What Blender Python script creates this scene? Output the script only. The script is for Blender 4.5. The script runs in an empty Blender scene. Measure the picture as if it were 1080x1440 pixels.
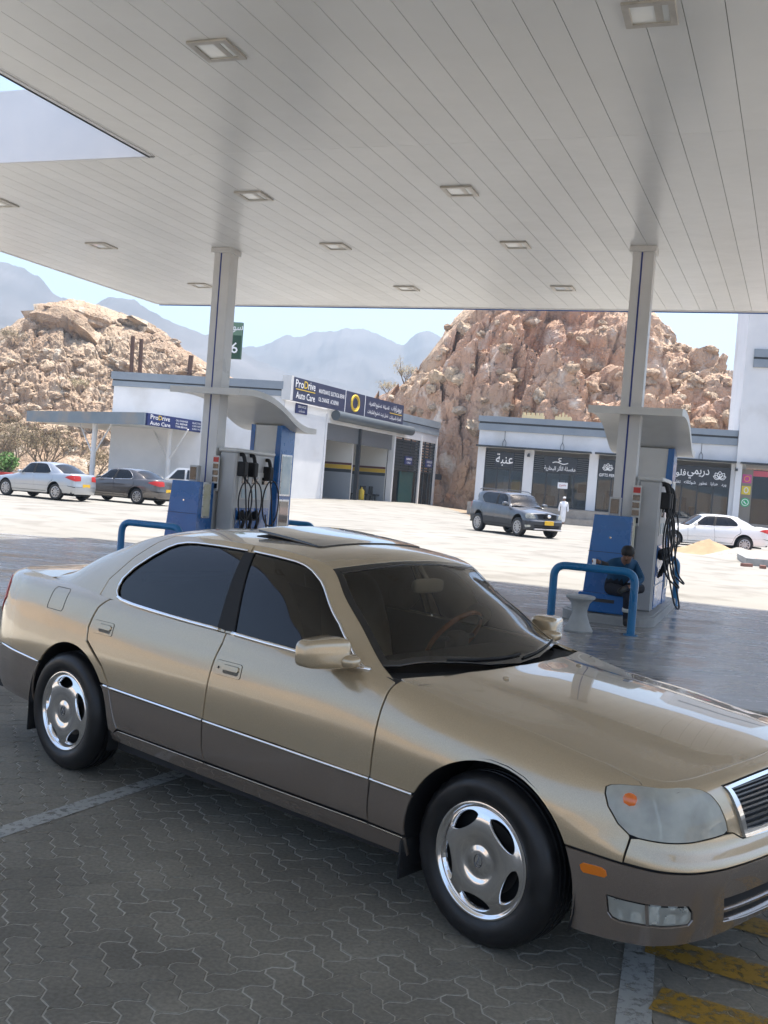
import bpy, math, random
import numpy as np
from mathutils import Vector, Matrix, noise
from mathutils.geometry import delaunay_2d_cdt
random.seed(7); np.random.seed(7)
SC = bpy.context.scene; COL = SC.collection
R = math.radians
# ---------------------------------------------------------------- camera
cam_d = bpy.data.cameras.new('camera'); cam = bpy.data.objects.new('camera', cam_d); COL.objects.link(cam)
cam_d.sensor_fit = 'VERTICAL'; cam_d.sensor_height = 36.0; cam_d.sensor_width = 27.0
cam_d.lens = 36.0*1408/1440; cam_d.clip_start = .05; cam_d.clip_end = 20000
_p = math.atan(35/1408); _r = .078
_F = Vector((0, math.cos(_p), -math.sin(_p))); _r0 = Vector((1,0,0)); _u0 = Vector((0, math.sin(_p), math.cos(_p)))
_R = math.cos(_r)*_r0+math.sin(_r)*_u0; _U = -math.sin(_r)*_r0+math.cos(_r)*_u0
cam.matrix_world = Matrix(((_R.x,_U.x,-_F.x,0),(_R.y,_U.y,-_F.y,0),(_R.z,_U.z,-_F.z,1.733),(0,0,0,1)))
SC.camera = cam
# ---------------------------------------------------------------- sky, sun, exposure
SUN = Vector((1.1, .75, 5.7)).normalized()
W = bpy.data.worlds.new('World'); SC.world = W; W.use_nodes = True
_n = W.node_tree.nodes; _l = W.node_tree.links
_sky = _n.new('ShaderNodeTexSky'); _sky.sky_type = 'NISHITA'; _sky.sun_disc = False
_sky.sun_elevation = math.asin(SUN.z); _sky.sun_rotation = math.atan2(SUN.x, SUN.y)
_sky.altitude = 300; _sky.air_density = .9; _sky.dust_density = 4.0; _sky.ozone_density = 1.0
_n['Background'].inputs[1].default_value = .15
_l.new(_sky.outputs[0], _n['Background'].inputs[0])
sun_d = bpy.data.lights.new('sun', 'SUN'); sun_d.energy = 3.5; sun_d.angle = R(.53); sun_d.color = (1, .955, .88)
sun = bpy.data.objects.new('sun', sun_d); COL.objects.link(sun)
sun.rotation_euler = SUN.to_track_quat('Z', 'Y').to_euler()
SC.view_settings.view_transform = 'Standard'; SC.view_settings.look = 'None'
SC.view_settings.exposure = 1.28; SC.view_settings.gamma = 1
SC.cycles.max_bounces = 7; SC.cycles.diffuse_bounces = 4; SC.cycles.glossy_bounces = 3; SC.cycles.transparent_max_bounces = 10
SC.cycles.volume_bounces = 0
SC.cycles.sample_clamp_indirect = 6
# ---------------------------------------------------------------- helpers
def link(o): COL.objects.link(o); return o
def tag(o, label, cat, group=None):
    o['label'] = label; o['category'] = cat
    if group: o['group'] = group
    return o
def thing(name, label, cat, loc=(0,0,0), rz=0, group=None):
    o = link(bpy.data.objects.new(name, None)); o.empty_display_size = .2
    o.location = loc; o.rotation_euler = (0,0,rz)
    return tag(o, label, cat, group)
def structure(o): o['kind'] = 'structure'; return o
def stuff(o): o['kind'] = 'stuff'; return o
def mesh(name, V, F, mat=None, parent=None, smooth=False, normals=None):
    me = bpy.data.meshes.new(name)
    V = V.tolist() if isinstance(V, np.ndarray) else [tuple(v) for v in V]
    me.from_pydata(V, [], [tuple(f) for f in F])
    if mat:
        for m in (mat if isinstance(mat, (list, tuple)) else [mat]): me.materials.append(m)
    if smooth or normals is not None: me.polygons.foreach_set('use_smooth', [True]*len(me.polygons))
    if normals is not None:
        if isinstance(normals, list): me.normals_split_custom_set([tuple(n) for f in normals for n in f])
        else: me.normals_split_custom_set_from_vertices([tuple(n) for n in normals])
    me.update()
    o = link(bpy.data.objects.new(name, me)); o.parent = parent
    return o
def copy_tree(o, parent=None):
    c = o.copy(); COL.objects.link(c); c.parent = parent
    for ch in list(o.children): copy_tree(ch, c)
    return c
class MB:
    """collects vertices and faces of one part"""
    def __init__(s): s.V = []; s.F = []; s.mi = []
    def add(s, V, F, m=0):
        k = len(s.V); s.V += [tuple(v) for v in V]; s.F += [tuple(i+k for i in f) for f in F]; s.mi += [m]*len(F); return s
    def box(s, c, d, rz=0, b=0., m=0):
        V, F = box_vf(d[0], d[1], d[2], b); ca, sa = math.cos(rz), math.sin(rz)
        return s.add([(c[0]+v[0]*ca-v[1]*sa, c[1]+v[0]*sa+v[1]*ca, c[2]+v[2]) for v in V], F, m)
    def tube(s, path, r, n=10, cap=True, m=0):
        V, F = tube_vf(path, r, n, cap); return s.add(V, F, m)
    def lathe(s, prof, n=24, c=(0,0,0), m=0):
        V, F = lathe_vf(prof, n); return s.add([(v[0]+c[0], v[1]+c[1], v[2]+c[2]) for v in V], F, m)
    def build(s, name, mat, parent=None, smooth=False):
        o = mesh(name, s.V, s.F, mat, parent, smooth)
        if any(s.mi): o.data.polygons.foreach_set('material_index', s.mi)
        if smooth == 'auto': smooth_by_angle(o)
        return o
def smooth_by_angle(o, ang=35):
    me = o.data
    me.polygons.foreach_set('use_smooth', [True]*len(me.polygons))
    me.set_sharp_from_angle(angle=R(ang))
def box_vf(sx, sy, sz, b=0.):
    hx, hy, hz = sx/2, sy/2, sz/2
    if b <= 0:
        V = [(x,y,z) for z in (-hz,hz) for y in (-hy,hy) for x in (-hx,hx)]
        return V, [(0,2,3,1),(4,5,7,6),(0,1,5,4),(2,6,7,3),(0,4,6,2),(1,3,7,5)]
    b = min(b, hx*.9, hy*.9, hz*.9)
    V = []; idx = {}
    for z in (-1,1):
        for y in (-1,1):
            for x in (-1,1):
                for ax in range(3):
                    p = [x*(hx-b), y*(hy-b), z*(hz-b)]; p[ax] = (x*hx, y*hy, z*hz)[ax]
                    idx[(x,y,z,ax)] = len(V); V.append(tuple(p))
    F = []
    def q(*k): F.append(tuple(idx[i] for i in k))
    q((1,-1,-1,0),(1,1,-1,0),(1,1,1,0),(1,-1,1,0)); q((-1,1,-1,0),(-1,-1,-1,0),(-1,-1,1,0),(-1,1,1,0))
    q((1,1,-1,1),(-1,1,-1,1),(-1,1,1,1),(1,1,1,1)); q((-1,-1,-1,1),(1,-1,-1,1),(1,-1,1,1),(-1,-1,1,1))
    q((-1,-1,1,2),(1,-1,1,2),(1,1,1,2),(-1,1,1,2)); q((-1,1,-1,2),(1,1,-1,2),(1,-1,-1,2),(-1,-1,-1,2))
    for a in (-1,1):
        for c in (-1,1):
            f = [(a,c,-1,0),(a,c,1,0),(a,c,1,1),(a,c,-1,1)]; q(*(f if a*c < 0 else f[::-1]))
            f = [(a,-1,c,0),(a,1,c,0),(a,1,c,2),(a,-1,c,2)]; q(*(f[::-1] if a*c < 0 else f)[::1])
            f = [(-1,a,c,1),(1,a,c,1),(1,a,c,2),(-1,a,c,2)]; q(*(f if a*c < 0 else f[::-1]))
    for x in (-1,1):
        for y in (-1,1):
            for z in (-1,1):
                f = [(x,y,z,0),(x,y,z,1),(x,y,z,2)]; q(*(f if x*y*z > 0 else f[::-1]))
    return V, F
def tube_vf(path, r, n=10, cap=True):
    P = [Vector(p) for p in path]; V = []; F = []
    rr = r if isinstance(r, (list, tuple)) else [r]*len(P)
    up = None
    for i, p in enumerate(P):
        t = (P[min(i+1, len(P)-1)]-P[max(i-1, 0)]).normalized()
        if up is None:
            up = Vector((0,0,1)) if abs(t.z) < .9 else Vector((1,0,0))
        s = t.cross(up)
        if s.length < 1e-4: s = t.cross(Vector((1,0,0)))
        s.normalize(); up = s.cross(t).normalized()
        for k in range(n):
            a = 2*math.pi*k/n; V.append(p+(s*math.cos(a)+up*math.sin(a))*rr[i])
    for i in range(len(P)-1):
        for k in range(n):
            a, b = i*n+k, i*n+(k+1)%n; F.append((a, b, b+n, a+n))
    if cap: F.append(tuple(range(n))[::-1]); F.append(tuple(range((len(P)-1)*n, len(P)*n)))
    return V, F
def lathe_vf(prof, n=24):
    V = []; F = []
    for (r, z) in prof:
        for k in range(n): V.append((r*math.cos(2*math.pi*k/n), r*math.sin(2*math.pi*k/n), z))
    for i in range(len(prof)-1):
        for k in range(n):
            a, b = i*n+k, i*n+(k+1)%n; F.append((a, b, b+n, a+n))
    if prof[0][0] > 1e-5: F.append(tuple(range(n))[::-1])
    if prof[-1][0] > 1e-5: F.append(tuple(range((len(prof)-1)*n, len(prof)*n)))
    return V, F
def prism_vf(poly, z0, z1):
    n = len(poly); V = [(x,y,z0) for x,y in poly]+[(x,y,z1) for x,y in poly]
    return V, [tuple(range(n))[::-1], tuple(range(n, 2*n))]+[(i,(i+1)%n,(i+1)%n+n,i+n) for i in range(n)]
def fillet(path, rad, seg=6):
    """round the inner corners of a polyline"""
    P = [Vector(p) for p in path]; out = [P[0]]
    for i in range(1, len(P)-1):
        a = (P[i-1]-P[i]); b = (P[i+1]-P[i]); la, lb = a.length, b.length
        d = min(rad, la*.49, lb*.49); s = P[i]+a/la*d; e = P[i]+b/lb*d
        for k in range(seg+1):
            t = k/seg; out.append((1-t)**2*s+2*t*(1-t)*P[i]+t*t*e)
    out.append(P[-1]); return out
# ---------------------------------------------------------------- materials
def nodes(name):
    m = bpy.data.materials.new(name); m.use_nodes = True
    return m, m.node_tree.nodes, m.node_tree.links, m.node_tree.nodes['Principled BSDF']
def mat(name, c, rough=.6, metal=0., spec=.5, coat=0., emit=None, es=0.):
    m, n, l, b = nodes(name)
    b.inputs['Base Color'].default_value = (*c, 1); b.inputs['Roughness'].default_value = rough
    b.inputs['Metallic'].default_value = metal; b.inputs['Specular IOR Level'].default_value = spec
    b.inputs['Coat Weight'].default_value = coat; b.inputs['Coat Roughness'].default_value = .03
    if emit: b.inputs['Emission Color'].default_value = (*emit, 1); b.inputs['Emission Strength'].default_value = es
    return m
def ramp(n, stops):
    r = n.new('ShaderNodeValToRGB'); e = r.color_ramp.elements
    while len(e) < len(stops): e.new(.5)
    for k, (p, c) in zip(e, stops): k.position = p; k.color = (*c, 1)
    return r
def noisy(name, c1, c2, scale=5., rough=.7, detail=6., bump=0., bscale=None, spec=.4, metal=0., rvar=0., lo=.3, hi=.7, stretch=(1,1,1), coat=0., rot=0., world=False, grime=None):
    """base colour wanders between two tones; optional bump, roughness variation and a second, larger stain layer"""
    m, n, l, b = nodes(name)
    if world: g = n.new('ShaderNodeNewGeometry'); src = g.outputs['Position']
    else: g = n.new('ShaderNodeTexCoord'); src = g.outputs['Object']
    mp = n.new('ShaderNodeMapping'); mp.inputs['Scale'].default_value = stretch; mp.inputs['Rotation'].default_value = (0,0,rot); l.new(src, mp.inputs[0])
    t = n.new('ShaderNodeTexNoise'); t.inputs['Scale'].default_value = scale; t.inputs['Detail'].default_value = detail; t.inputs['Roughness'].default_value = .6
    l.new(mp.outputs[0], t.inputs['Vector'])
    r = ramp(n, [(lo, c1), (hi, c2)]); l.new(t.outputs[0], r.inputs[0]); col = r.outputs[0]
    if grime:
        t2 = n.new('ShaderNodeTexNoise'); t2.inputs['Scale'].default_value = grime[1]; t2.inputs['Detail'].default_value = 8; l.new(mp.outputs[0], t2.inputs['Vector'])
        r2 = ramp(n, [(grime[2], (0,0,0)), (grime[3], (1,1,1))]); l.new(t2.outputs[0], r2.inputs[0])
        mx = n.new('ShaderNodeMix'); mx.data_type = 'RGBA'; l.new(r2.outputs[0], mx.inputs['Factor']); l.new(col, mx.inputs['A']); mx.inputs['B'].default_value = (*grime[0], 1); col = mx.outputs['Result']
    l.new(col, b.inputs['Base Color'])
    b.inputs['Roughness'].default_value = rough; b.inputs['Specular IOR Level'].default_value = spec; b.inputs['Metallic'].default_value = metal; b.inputs['Coat Weight'].default_value = coat
    if rvar:
        mr = n.new('ShaderNodeMapRange'); mr.inputs['From Min'].default_value = .3; mr.inputs['From Max'].default_value = .7
        mr.inputs['To Min'].default_value = max(.02, rough-rvar); mr.inputs['To Max'].default_value = min(1, rough+rvar)
        l.new(t.outputs[0], mr.inputs[0]); l.new(mr.outputs[0], b.inputs['Roughness'])
    if bump:
        t3 = n.new('ShaderNodeTexNoise'); t3.inputs['Scale'].default_value = bscale or scale*4; t3.inputs['Detail'].default_value = 8; l.new(mp.outputs[0], t3.inputs['Vector'])
        bp = n.new('ShaderNodeBump'); bp.inputs['Strength'].default_value = bump; bp.inputs['Distance'].default_value = .02; l.new(t3.outputs[0], bp.inputs['Height']); l.new(bp.outputs[0], b.inputs['Normal'])
    return m
def paint(name, c, flake=.35, metal=.55, rough=.32):
    m, n, l, b = nodes(name)
    b.inputs['Base Color'].default_value = (*c, 1); b.inputs['Metallic'].default_value = metal; b.inputs['Roughness'].default_value = rough
    b.inputs['Coat Weight'].default_value = 1; b.inputs['Coat Roughness'].default_value = .015; b.inputs['Coat IOR'].default_value = 1.7
    tc = n.new('ShaderNodeTexCoord'); t = n.new('ShaderNodeTexNoise'); t.inputs['Scale'].default_value = 3.5; t.inputs['Detail'].default_value = 5; l.new(tc.outputs['Object'], t.inputs['Vector'])
    mr = n.new('ShaderNodeMapRange'); mr.inputs['From Min'].default_value = .35; mr.inputs['From Max'].default_value = .75; mr.inputs['To Min'].default_value = .008; mr.inputs['To Max'].default_value = .025
    l.new(t.outputs[0], mr.inputs[0]); l.new(mr.outputs[0], b.inputs['Coat Roughness'])
    t2 = n.new('ShaderNodeTexNoise'); t2.inputs['Scale'].default_value = 420; t2.inputs['Detail'].default_value = 2; l.new(tc.outputs['Object'], t2.inputs['Vector'])
    t3 = n.new('ShaderNodeTexNoise'); t3.inputs['Scale'].default_value = 2.2; t3.inputs['Detail'].default_value = 9; t3.inputs['Roughness'].default_value = .7; l.new(tc.outputs['Object'], t3.inputs['Vector'])
    r3 = ramp(n, [(.52,(0,0,0)),(.80,(.16,.16,.16))]); l.new(t3.outputs[0], r3.inputs[0])
    rf = ramp(n, [(.35,tuple(k*.90 for k in c)),(.65,tuple(min(1,k*1.10) for k in c))]); l.new(t2.outputs[0], rf.inputs[0])
    mx = n.new('ShaderNodeMix'); mx.data_type = 'RGBA'; l.new(r3.outputs[0], mx.inputs['Factor']); l.new(rf.outputs[0], mx.inputs['A']); mx.inputs['B'].default_value = (.42,.37,.30,1); l.new(mx.outputs['Result'], b.inputs['Base Color'])
    return m
def glass(name, tint=(.5,.5,.5), ior=1.5, rough=.0, refl=(1,1,1)):
    """thin pane: tinted see-through plus mirror reflection by Fresnel"""
    m, n, l, b = nodes(name); n.remove(b); out = n['Material Output']
    t = n.new('ShaderNodeBsdfTransparent'); t.inputs[0].default_value = (*tint, 1)
    g = n.new('ShaderNodeBsdfGlossy'); g.inputs['Roughness'].default_value = rough; g.inputs['Color'].default_value = (*refl, 1)
    f = n.new('ShaderNodeFresnel'); f.inputs[0].default_value = ior
    x = n.new('ShaderNodeMixShader'); l.new(f.outputs[0], x.inputs[0]); l.new(t.outputs[0], x.inputs[1]); l.new(g.outputs[0], x.inputs[2]); l.new(x.outputs[0], out.inputs[0])
    return m
M = {}
M['black'] = mat('black rubber', (.012,.012,.013), .75)
M['blackgloss'] = mat('black gloss', (.01,.01,.011), .12, coat=.5)
M['chrome'] = mat('chrome', (.82,.82,.83), .07, 1.)
M['steel'] = noisy('brushed steel', (.5,.5,.5), (.62,.62,.6), 8, .3, metal=1., rvar=.1)
M['darkglass'] = glass('dark tinted glass', (.035,.04,.045), 1.52)
M['shopglass'] = glass('shop glass', (.62,.65,.66), 1.5)
M['white'] = noisy('white paint', (.70,.70,.69), (.80,.80,.79), 1.2, .5, bump=.03, bscale=30)
M['red'] = mat('red plastic', (.45,.02,.015), .3)
M['amber'] = mat('amber plastic', (.65,.17,.01), .22, coat=.6)
M['plate'] = mat('yellow plate', (.75,.45,.02), .4)
M['skin'] = noisy('skin', (.19,.10,.065), (.24,.135,.09), 20, .55)
M['hair'] = mat('black hair', (.008,.007,.007), .6)
# ---------------------------------------------------------------- Arabic lettering (presentation forms, drawn right to left)
_AR = {'ا':(0xFE8D,2),'أ':(0xFE83,2),'ب':(0xFE8F,4),'ة':(0xFE93,2),'ت':(0xFE95,4),'ث':(0xFE99,4),'ح':(0xFEA1,4),'خ':(0xFEA5,4),'د':(0xFEA9,2),'ر':(0xFEAD,2),'ز':(0xFEAF,2),'س':(0xFEB1,4),'ش':(0xFEB5,4),'ص':(0xFEB9,4),'ط':(0xFEC1,4),'ع':(0xFEC9,4),'غ':(0xFECD,4),'ف':(0xFED1,4),'ك':(0xFED9,4),'ل':(0xFEDD,4),'م':(0xFEE1,4),'ن':(0xFEE5,4),'ه':(0xFEE9,4),'و':(0xFEED,2),'ى':(0xFEEF,2),'ي':(0xFEF1,4),'ء':(0xFE80,1),'ض':(0xFEBD,4)}
def arabic(s):
    out = []
    for i, ch in enumerate(s):
        if ch not in _AR: out.append(ch); continue
        base, k = _AR[ch]
        pv = i > 0 and s[i-1] in _AR and _AR[s[i-1]][1] == 4
        nx = i+1 < len(s) and s[i+1] in _AR and _AR[s[i+1]][1] >= 2 and k == 4
        if k == 1: out.append(chr(base)); continue
        out.append(chr(base+(3 if pv and nx else 2 if nx else 1 if pv else 0)))
    return ''.join(out)[::-1]
_DG = []
def text(name, s, height, loc, right, material, parent, width=None, up=(0,0,1), depth=.01):
    """lettering as solid mesh: loc is the centre, right the reading direction"""
    c = bpy.data.curves.new('lettering', 'FONT'); c.body = s; c.extrude = 0; c.resolution_u = 2; c.offset = .008
    o = bpy.data.objects.new('lettering', c); COL.objects.link(o)
    bpy.context.view_layer.update()
    me = bpy.data.meshes.new_from_object(o.evaluated_get(bpy.context.evaluated_depsgraph_get()))
    bpy.data.objects.remove(o); bpy.data.curves.remove(c)
    n = len(me.vertices); co = np.zeros(n*3); me.vertices.foreach_get('co', co); co = co.reshape(-1, 3)
    lo, hi = co.min(0), co.max(0); k = height/(hi[1]-lo[1]); co[:, :2] -= (lo[:2]+hi[:2])/2; co[:, :2] *= k
    w = (hi[0]-lo[0])*k
    if width: co[:, 0] *= width/w
    r = Vector(right).normalized(); u = Vector(up).normalized(); nn = r.cross(u)
    P = np.array(loc)+np.outer(co[:, 0], r)+np.outer(co[:, 1], u)+np.outer(np.full(n, depth), nn)
    F = [tuple(p.vertices) for p in me.polygons]
    bpy.data.meshes.remove(me)
    ob = mesh(name, P, F, material, parent)
    return ob
# ---------------------------------------------------------------- sedan surfaces (car space: X forward from front axle, Y left, Z up)
def crs(ts, ps, t):
    """cubic Hermite spline through points ps at knots ts, monotone limited per component"""
    ts = np.asarray(ts, float); ps = np.asarray(ps, float)
    if ps.ndim == 1: ps = ps[:, None]
    h = np.diff(ts)[:, None]; d = np.diff(ps, axis=0)/h
    m = np.zeros_like(ps)
    m[1:-1] = (d[:-1]*h[1:] + d[1:]*h[:-1])/(h[:-1]+h[1:])
    m[0] = d[0]; m[-1] = d[-1]
    t = np.clip(np.asarray(t, float), ts[0], ts[-1])
    i = np.clip(np.searchsorted(ts, t, side='right')-1, 0, len(ts)-2)
    hh = h[i, 0]; s = (t-ts[i])/hh
    s = s[..., None]; H = hh[..., None]
    return ((2*s**3-3*s**2+1)*ps[i] + (s**3-2*s**2+s)*H*m[i] + (-2*s**3+3*s**2)*ps[i+1] + (s**3-s**2)*H*m[i+1])

PLAN = np.array([(.925,0),(.917,-.19),(.896,-.37),(.868,-.54),(.832,-.68),(.780,-.785),(.705,-.855),(.60,-.889),(.45,-.901),(.30,-.906),
    (0,-.912),(-.55,-.916),(-1.1,-.918),(-1.6,-.918),(-2.1,-.917),(-2.5,-.915),(-2.85,-.908),(-3.2,-.893),(-3.5,-.865),(-3.72,-.81),(-3.87,-.70),(-3.95,-.5),(-3.99,-.25),(-4.0,0)])
_d = np.r_[0, np.cumsum(np.linalg.norm(np.diff(PLAN, axis=0), axis=1))]
_k0 = int(np.where(np.abs(PLAN[:,0]-.30) < 1e-6)[0][0])
AK = -(_d-_d[_k0])+.30          # a == x at x = .30, decreasing to the rear
_o = np.argsort(AK)
def plan(a):
    return crs(AK[_o], PLAN[_o], a)
def plan_n(a):
    e = 1e-3; t = plan(np.asarray(a)+e)-plan(np.asarray(a)-e); t /= np.linalg.norm(t, axis=-1, keepdims=True)
    return np.stack([-t[...,1]*-1, t[...,0]*-1], -1) if False else np.stack([t[...,1], -t[...,0]], -1)
# profiles: rows of (inset, z)
PROF = [
 (-5.3, [(.10,.24),(.03,.36),(.0,.54),(.02,.66),(.03,.80),(.05,.95),(.08,1.01),(.14,1.035)]),
 (-4.2, [(.09,.24),(.03,.36),(.0,.54),(.015,.66),(.025,.82),(.05,.96),(.08,1.02),(.14,1.045)]),
 (-3.3, [(.08,.24),(.014,.36),(.0,.555),(.000,.70),(.018,.85),(.048,.965),(.078,1.015),(.13,1.045)]),
 (-2.8, [(.075,.22),(.012,.36),(.0,.55),(.000,.70),(.016,.84),(.042,.945),(.064,.995),(.10,1.03)]),
 (-2.3, [(.075,.21),(.012,.36),(.0,.545),(.000,.70),(.016,.83),(.040,.915),(.056,.958),(.075,.992)]),
 (-1.2, [(.075,.20),(.012,.36),(.0,.535),(.000,.69),(.016,.81),(.040,.885),(.056,.926),(.075,.956)]),
 (-.55, [(.070,.20),(.012,.36),(.0,.52),(.000,.67),(.018,.785),(.050,.865),(.080,.90),(.125,.925)]),
 (-.25, [(.060,.20),(.012,.36),(.002,.52),(.001,.66),(.024,.765),(.062,.825),(.10,.855),(.155,.873)]),
 (.10,  [(.050,.20),(.010,.36),(.003,.52),(.004,.645),(.030,.735),(.068,.79),(.105,.82),(.155,.838)]),
 (.42,  [(.035,.20),(.006,.36),(.0,.51),(.010,.60),(.028,.675),(.055,.735),(.090,.772),(.145,.792)]),
 (.70,  [(.045,.20),(.010,.35),(.0,.50),(.022,.575),(.042,.66),(.066,.725),(.095,.757),(.14,.774)]),
 (.95,  [(.055,.20),(.014,.34),(.0,.50),(.040,.565),(.060,.66),(.085,.73),(.112,.76),(.155,.778)]),
 (1.25, [(.06,.20),(.016,.34),(.0,.50),(.050,.56),(.070,.66),(.092,.74),(.115,.775),(.16,.792)]),
 (1.95, [(.06,.20),(.016,.34),(.0,.50),(.055,.56),(.075,.66),(.095,.75),(.115,.785),(.16,.802)]),
]
_pa = np.array([p[0] for p in PROF]); _pp = np.array([p[1] for p in PROF]).reshape(len(PROF), -1)
NV = 8
def profile(a, v):
    """a, v arrays (v in 0..7) -> inset, z"""
    a = np.atleast_1d(np.asarray(a, float)); v = np.atleast_1d(np.asarray(v, float))
    K = crs(_pa, _pp, a).reshape(len(a), NV, 2)
    v = np.clip(v, 0, NV-1-1e-9); i = v.astype(int); s = (v-i)[:, None]
    r = np.arange(len(a))
    g = lambda j: K[r, np.clip(j, 0, NV-1)]
    p0, p1, p2, p3 = g(i-1), g(i), g(i+1), g(i+2)
    p0 = np.where((i == 0)[:, None], 2*p1-p2, p0); p3 = np.where((i >= NV-2)[:, None], 2*p2-p1, p3)
    return .5*(2*p1+(p2-p0)*s+(2*p0-5*p1+4*p2-p3)*s**2+(3*p1-p0-3*p2+p3)*s**3)
def body(a, v, off=0.):
    a = np.atleast_1d(np.asarray(a, float)); v = np.atleast_1d(np.asarray(v, float))
    q = profile(a, v); c = plan(a)-plan_n(a)*(q[:, :1]-off)
    return np.c_[c, q[:, 1]]
_VS = np.linspace(0, NV-1, 281)
def zv(a, z):
    """height on the flank -> v"""
    out = []
    for aa, zz_ in zip(np.atleast_1d(a), np.atleast_1d(z)):
        q = profile(np.full(len(_VS), aa), _VS)[:, 1]
        out.append(np.interp(zz_, np.maximum.accumulate(q), _VS))
    return np.array(out)
# greenhouse: belt line and rail curve as functions of x (right side, y negative)
RAIL = np.array([(-3.30,-.735,1.035),(-3.12,-.70,1.085),(-2.95,-.678,1.172),(-2.72,-.652,1.268),(-2.50,-.630,1.345),(-2.30,-.616,1.376),(-2.0,-.612,1.388),(-1.67,-.612,1.388),(-1.40,-.608,1.376),
    (-1.26,-.598,1.356),(-1.155,-.584,1.325),(-1.02,-.632,1.208),(-.86,-.684,1.095),(-.67,-.748,.957),(-.58,-.785,.925),(-.38,-.80,.86)])
BELT = np.array([(-3.30,-.745,1.030),(-3.0,-.800,1.025),(-2.7,-.825,1.012),(-2.3,-.842,.990),(-1.7,-.846,.970),(-1.1,-.843,.950),(-.75,-.825,.930),(-.58,-.79,.915),(-.38,-.78,.86)])
def rail(x): return crs(RAIL[:,0], RAIL[:,1:], x)
def belt(x): return crs(BELT[:,0], BELT[:,1:], x)
def green(x, w, off=0.):
    x = np.atleast_1d(np.asarray(x, float)); w = np.atleast_1d(np.asarray(w, float))
    b, r = belt(x), rail(x)
    p = b+(r-b)*w[:, None]
    hgt = np.linalg.norm(r-b, axis=1)
    bul = .10*hgt*4*w*(1-w)*(.6+.8*w)*.55+off
    d = r-b; nn = np.stack([-d[:,1], d[:,0]], -1); nn /= np.maximum(np.linalg.norm(nn, axis=1), 1e-6)[:, None]
    nn *= np.sign(-nn[:, :1])
    return np.c_[x, p+nn*bul[:, None]]
# ---------------------------------------------------------------- car builder
def in_poly(pts, loop):
    x, y = pts[:, 0], pts[:, 1]; c = np.zeros(len(pts), bool); L = np.asarray(loop); n = len(L)
    for i in range(n):
        x1, y1 = L[i]; x2, y2 = L[(i+1) % n]
        k = ((y1 > y) != (y2 > y)) & (x < (x2-x1)*(y-y1)/((y2-y1) if y2 != y1 else 1e-12)+x1)
        c ^= k
    return c
def resample(loop, L):
    out = []
    n = len(loop)
    for i in range(n):
        a = np.array(loop[i], float); b = np.array(loop[(i+1) % n], float); k = max(1, int(math.ceil(np.linalg.norm(b-a)/L)))
        for j in range(k): out.append(a+(b-a)*j/k)
    return np.array(out)
def shrink(loop, d):
    L = np.asarray(loop); ar = np.sum(L[:, 0]*np.roll(L[:, 1], -1)-np.roll(L[:, 0], -1)*L[:, 1])
    if ar < 0: L = L[::-1]
    a = L-np.roll(L, 1, 0); b = np.roll(L, -1, 0)-L
    na = np.stack([-a[:, 1], a[:, 0]], -1); nb = np.stack([-b[:, 1], b[:, 0]], -1)
    na /= np.maximum(np.linalg.norm(na, axis=1, keepdims=True), 1e-9); nb /= np.maximum(np.linalg.norm(nb, axis=1, keepdims=True), 1e-9)
    m = na+nb; m /= np.maximum(np.linalg.norm(m, axis=1, keepdims=True), 1e-3)
    return L+m*d
CTR = np.array((-1.5, 0, .45))
def surf_normals(surf, u, v, eu=2e-3, ev=1e-2):
    a = surf(u+eu, v)-surf(u-eu, v); b = surf(u, v+ev)-surf(u, v-ev)
    n = np.cross(a, b); n /= np.maximum(np.linalg.norm(n, axis=1, keepdims=True), 1e-9)
    return n
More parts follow.
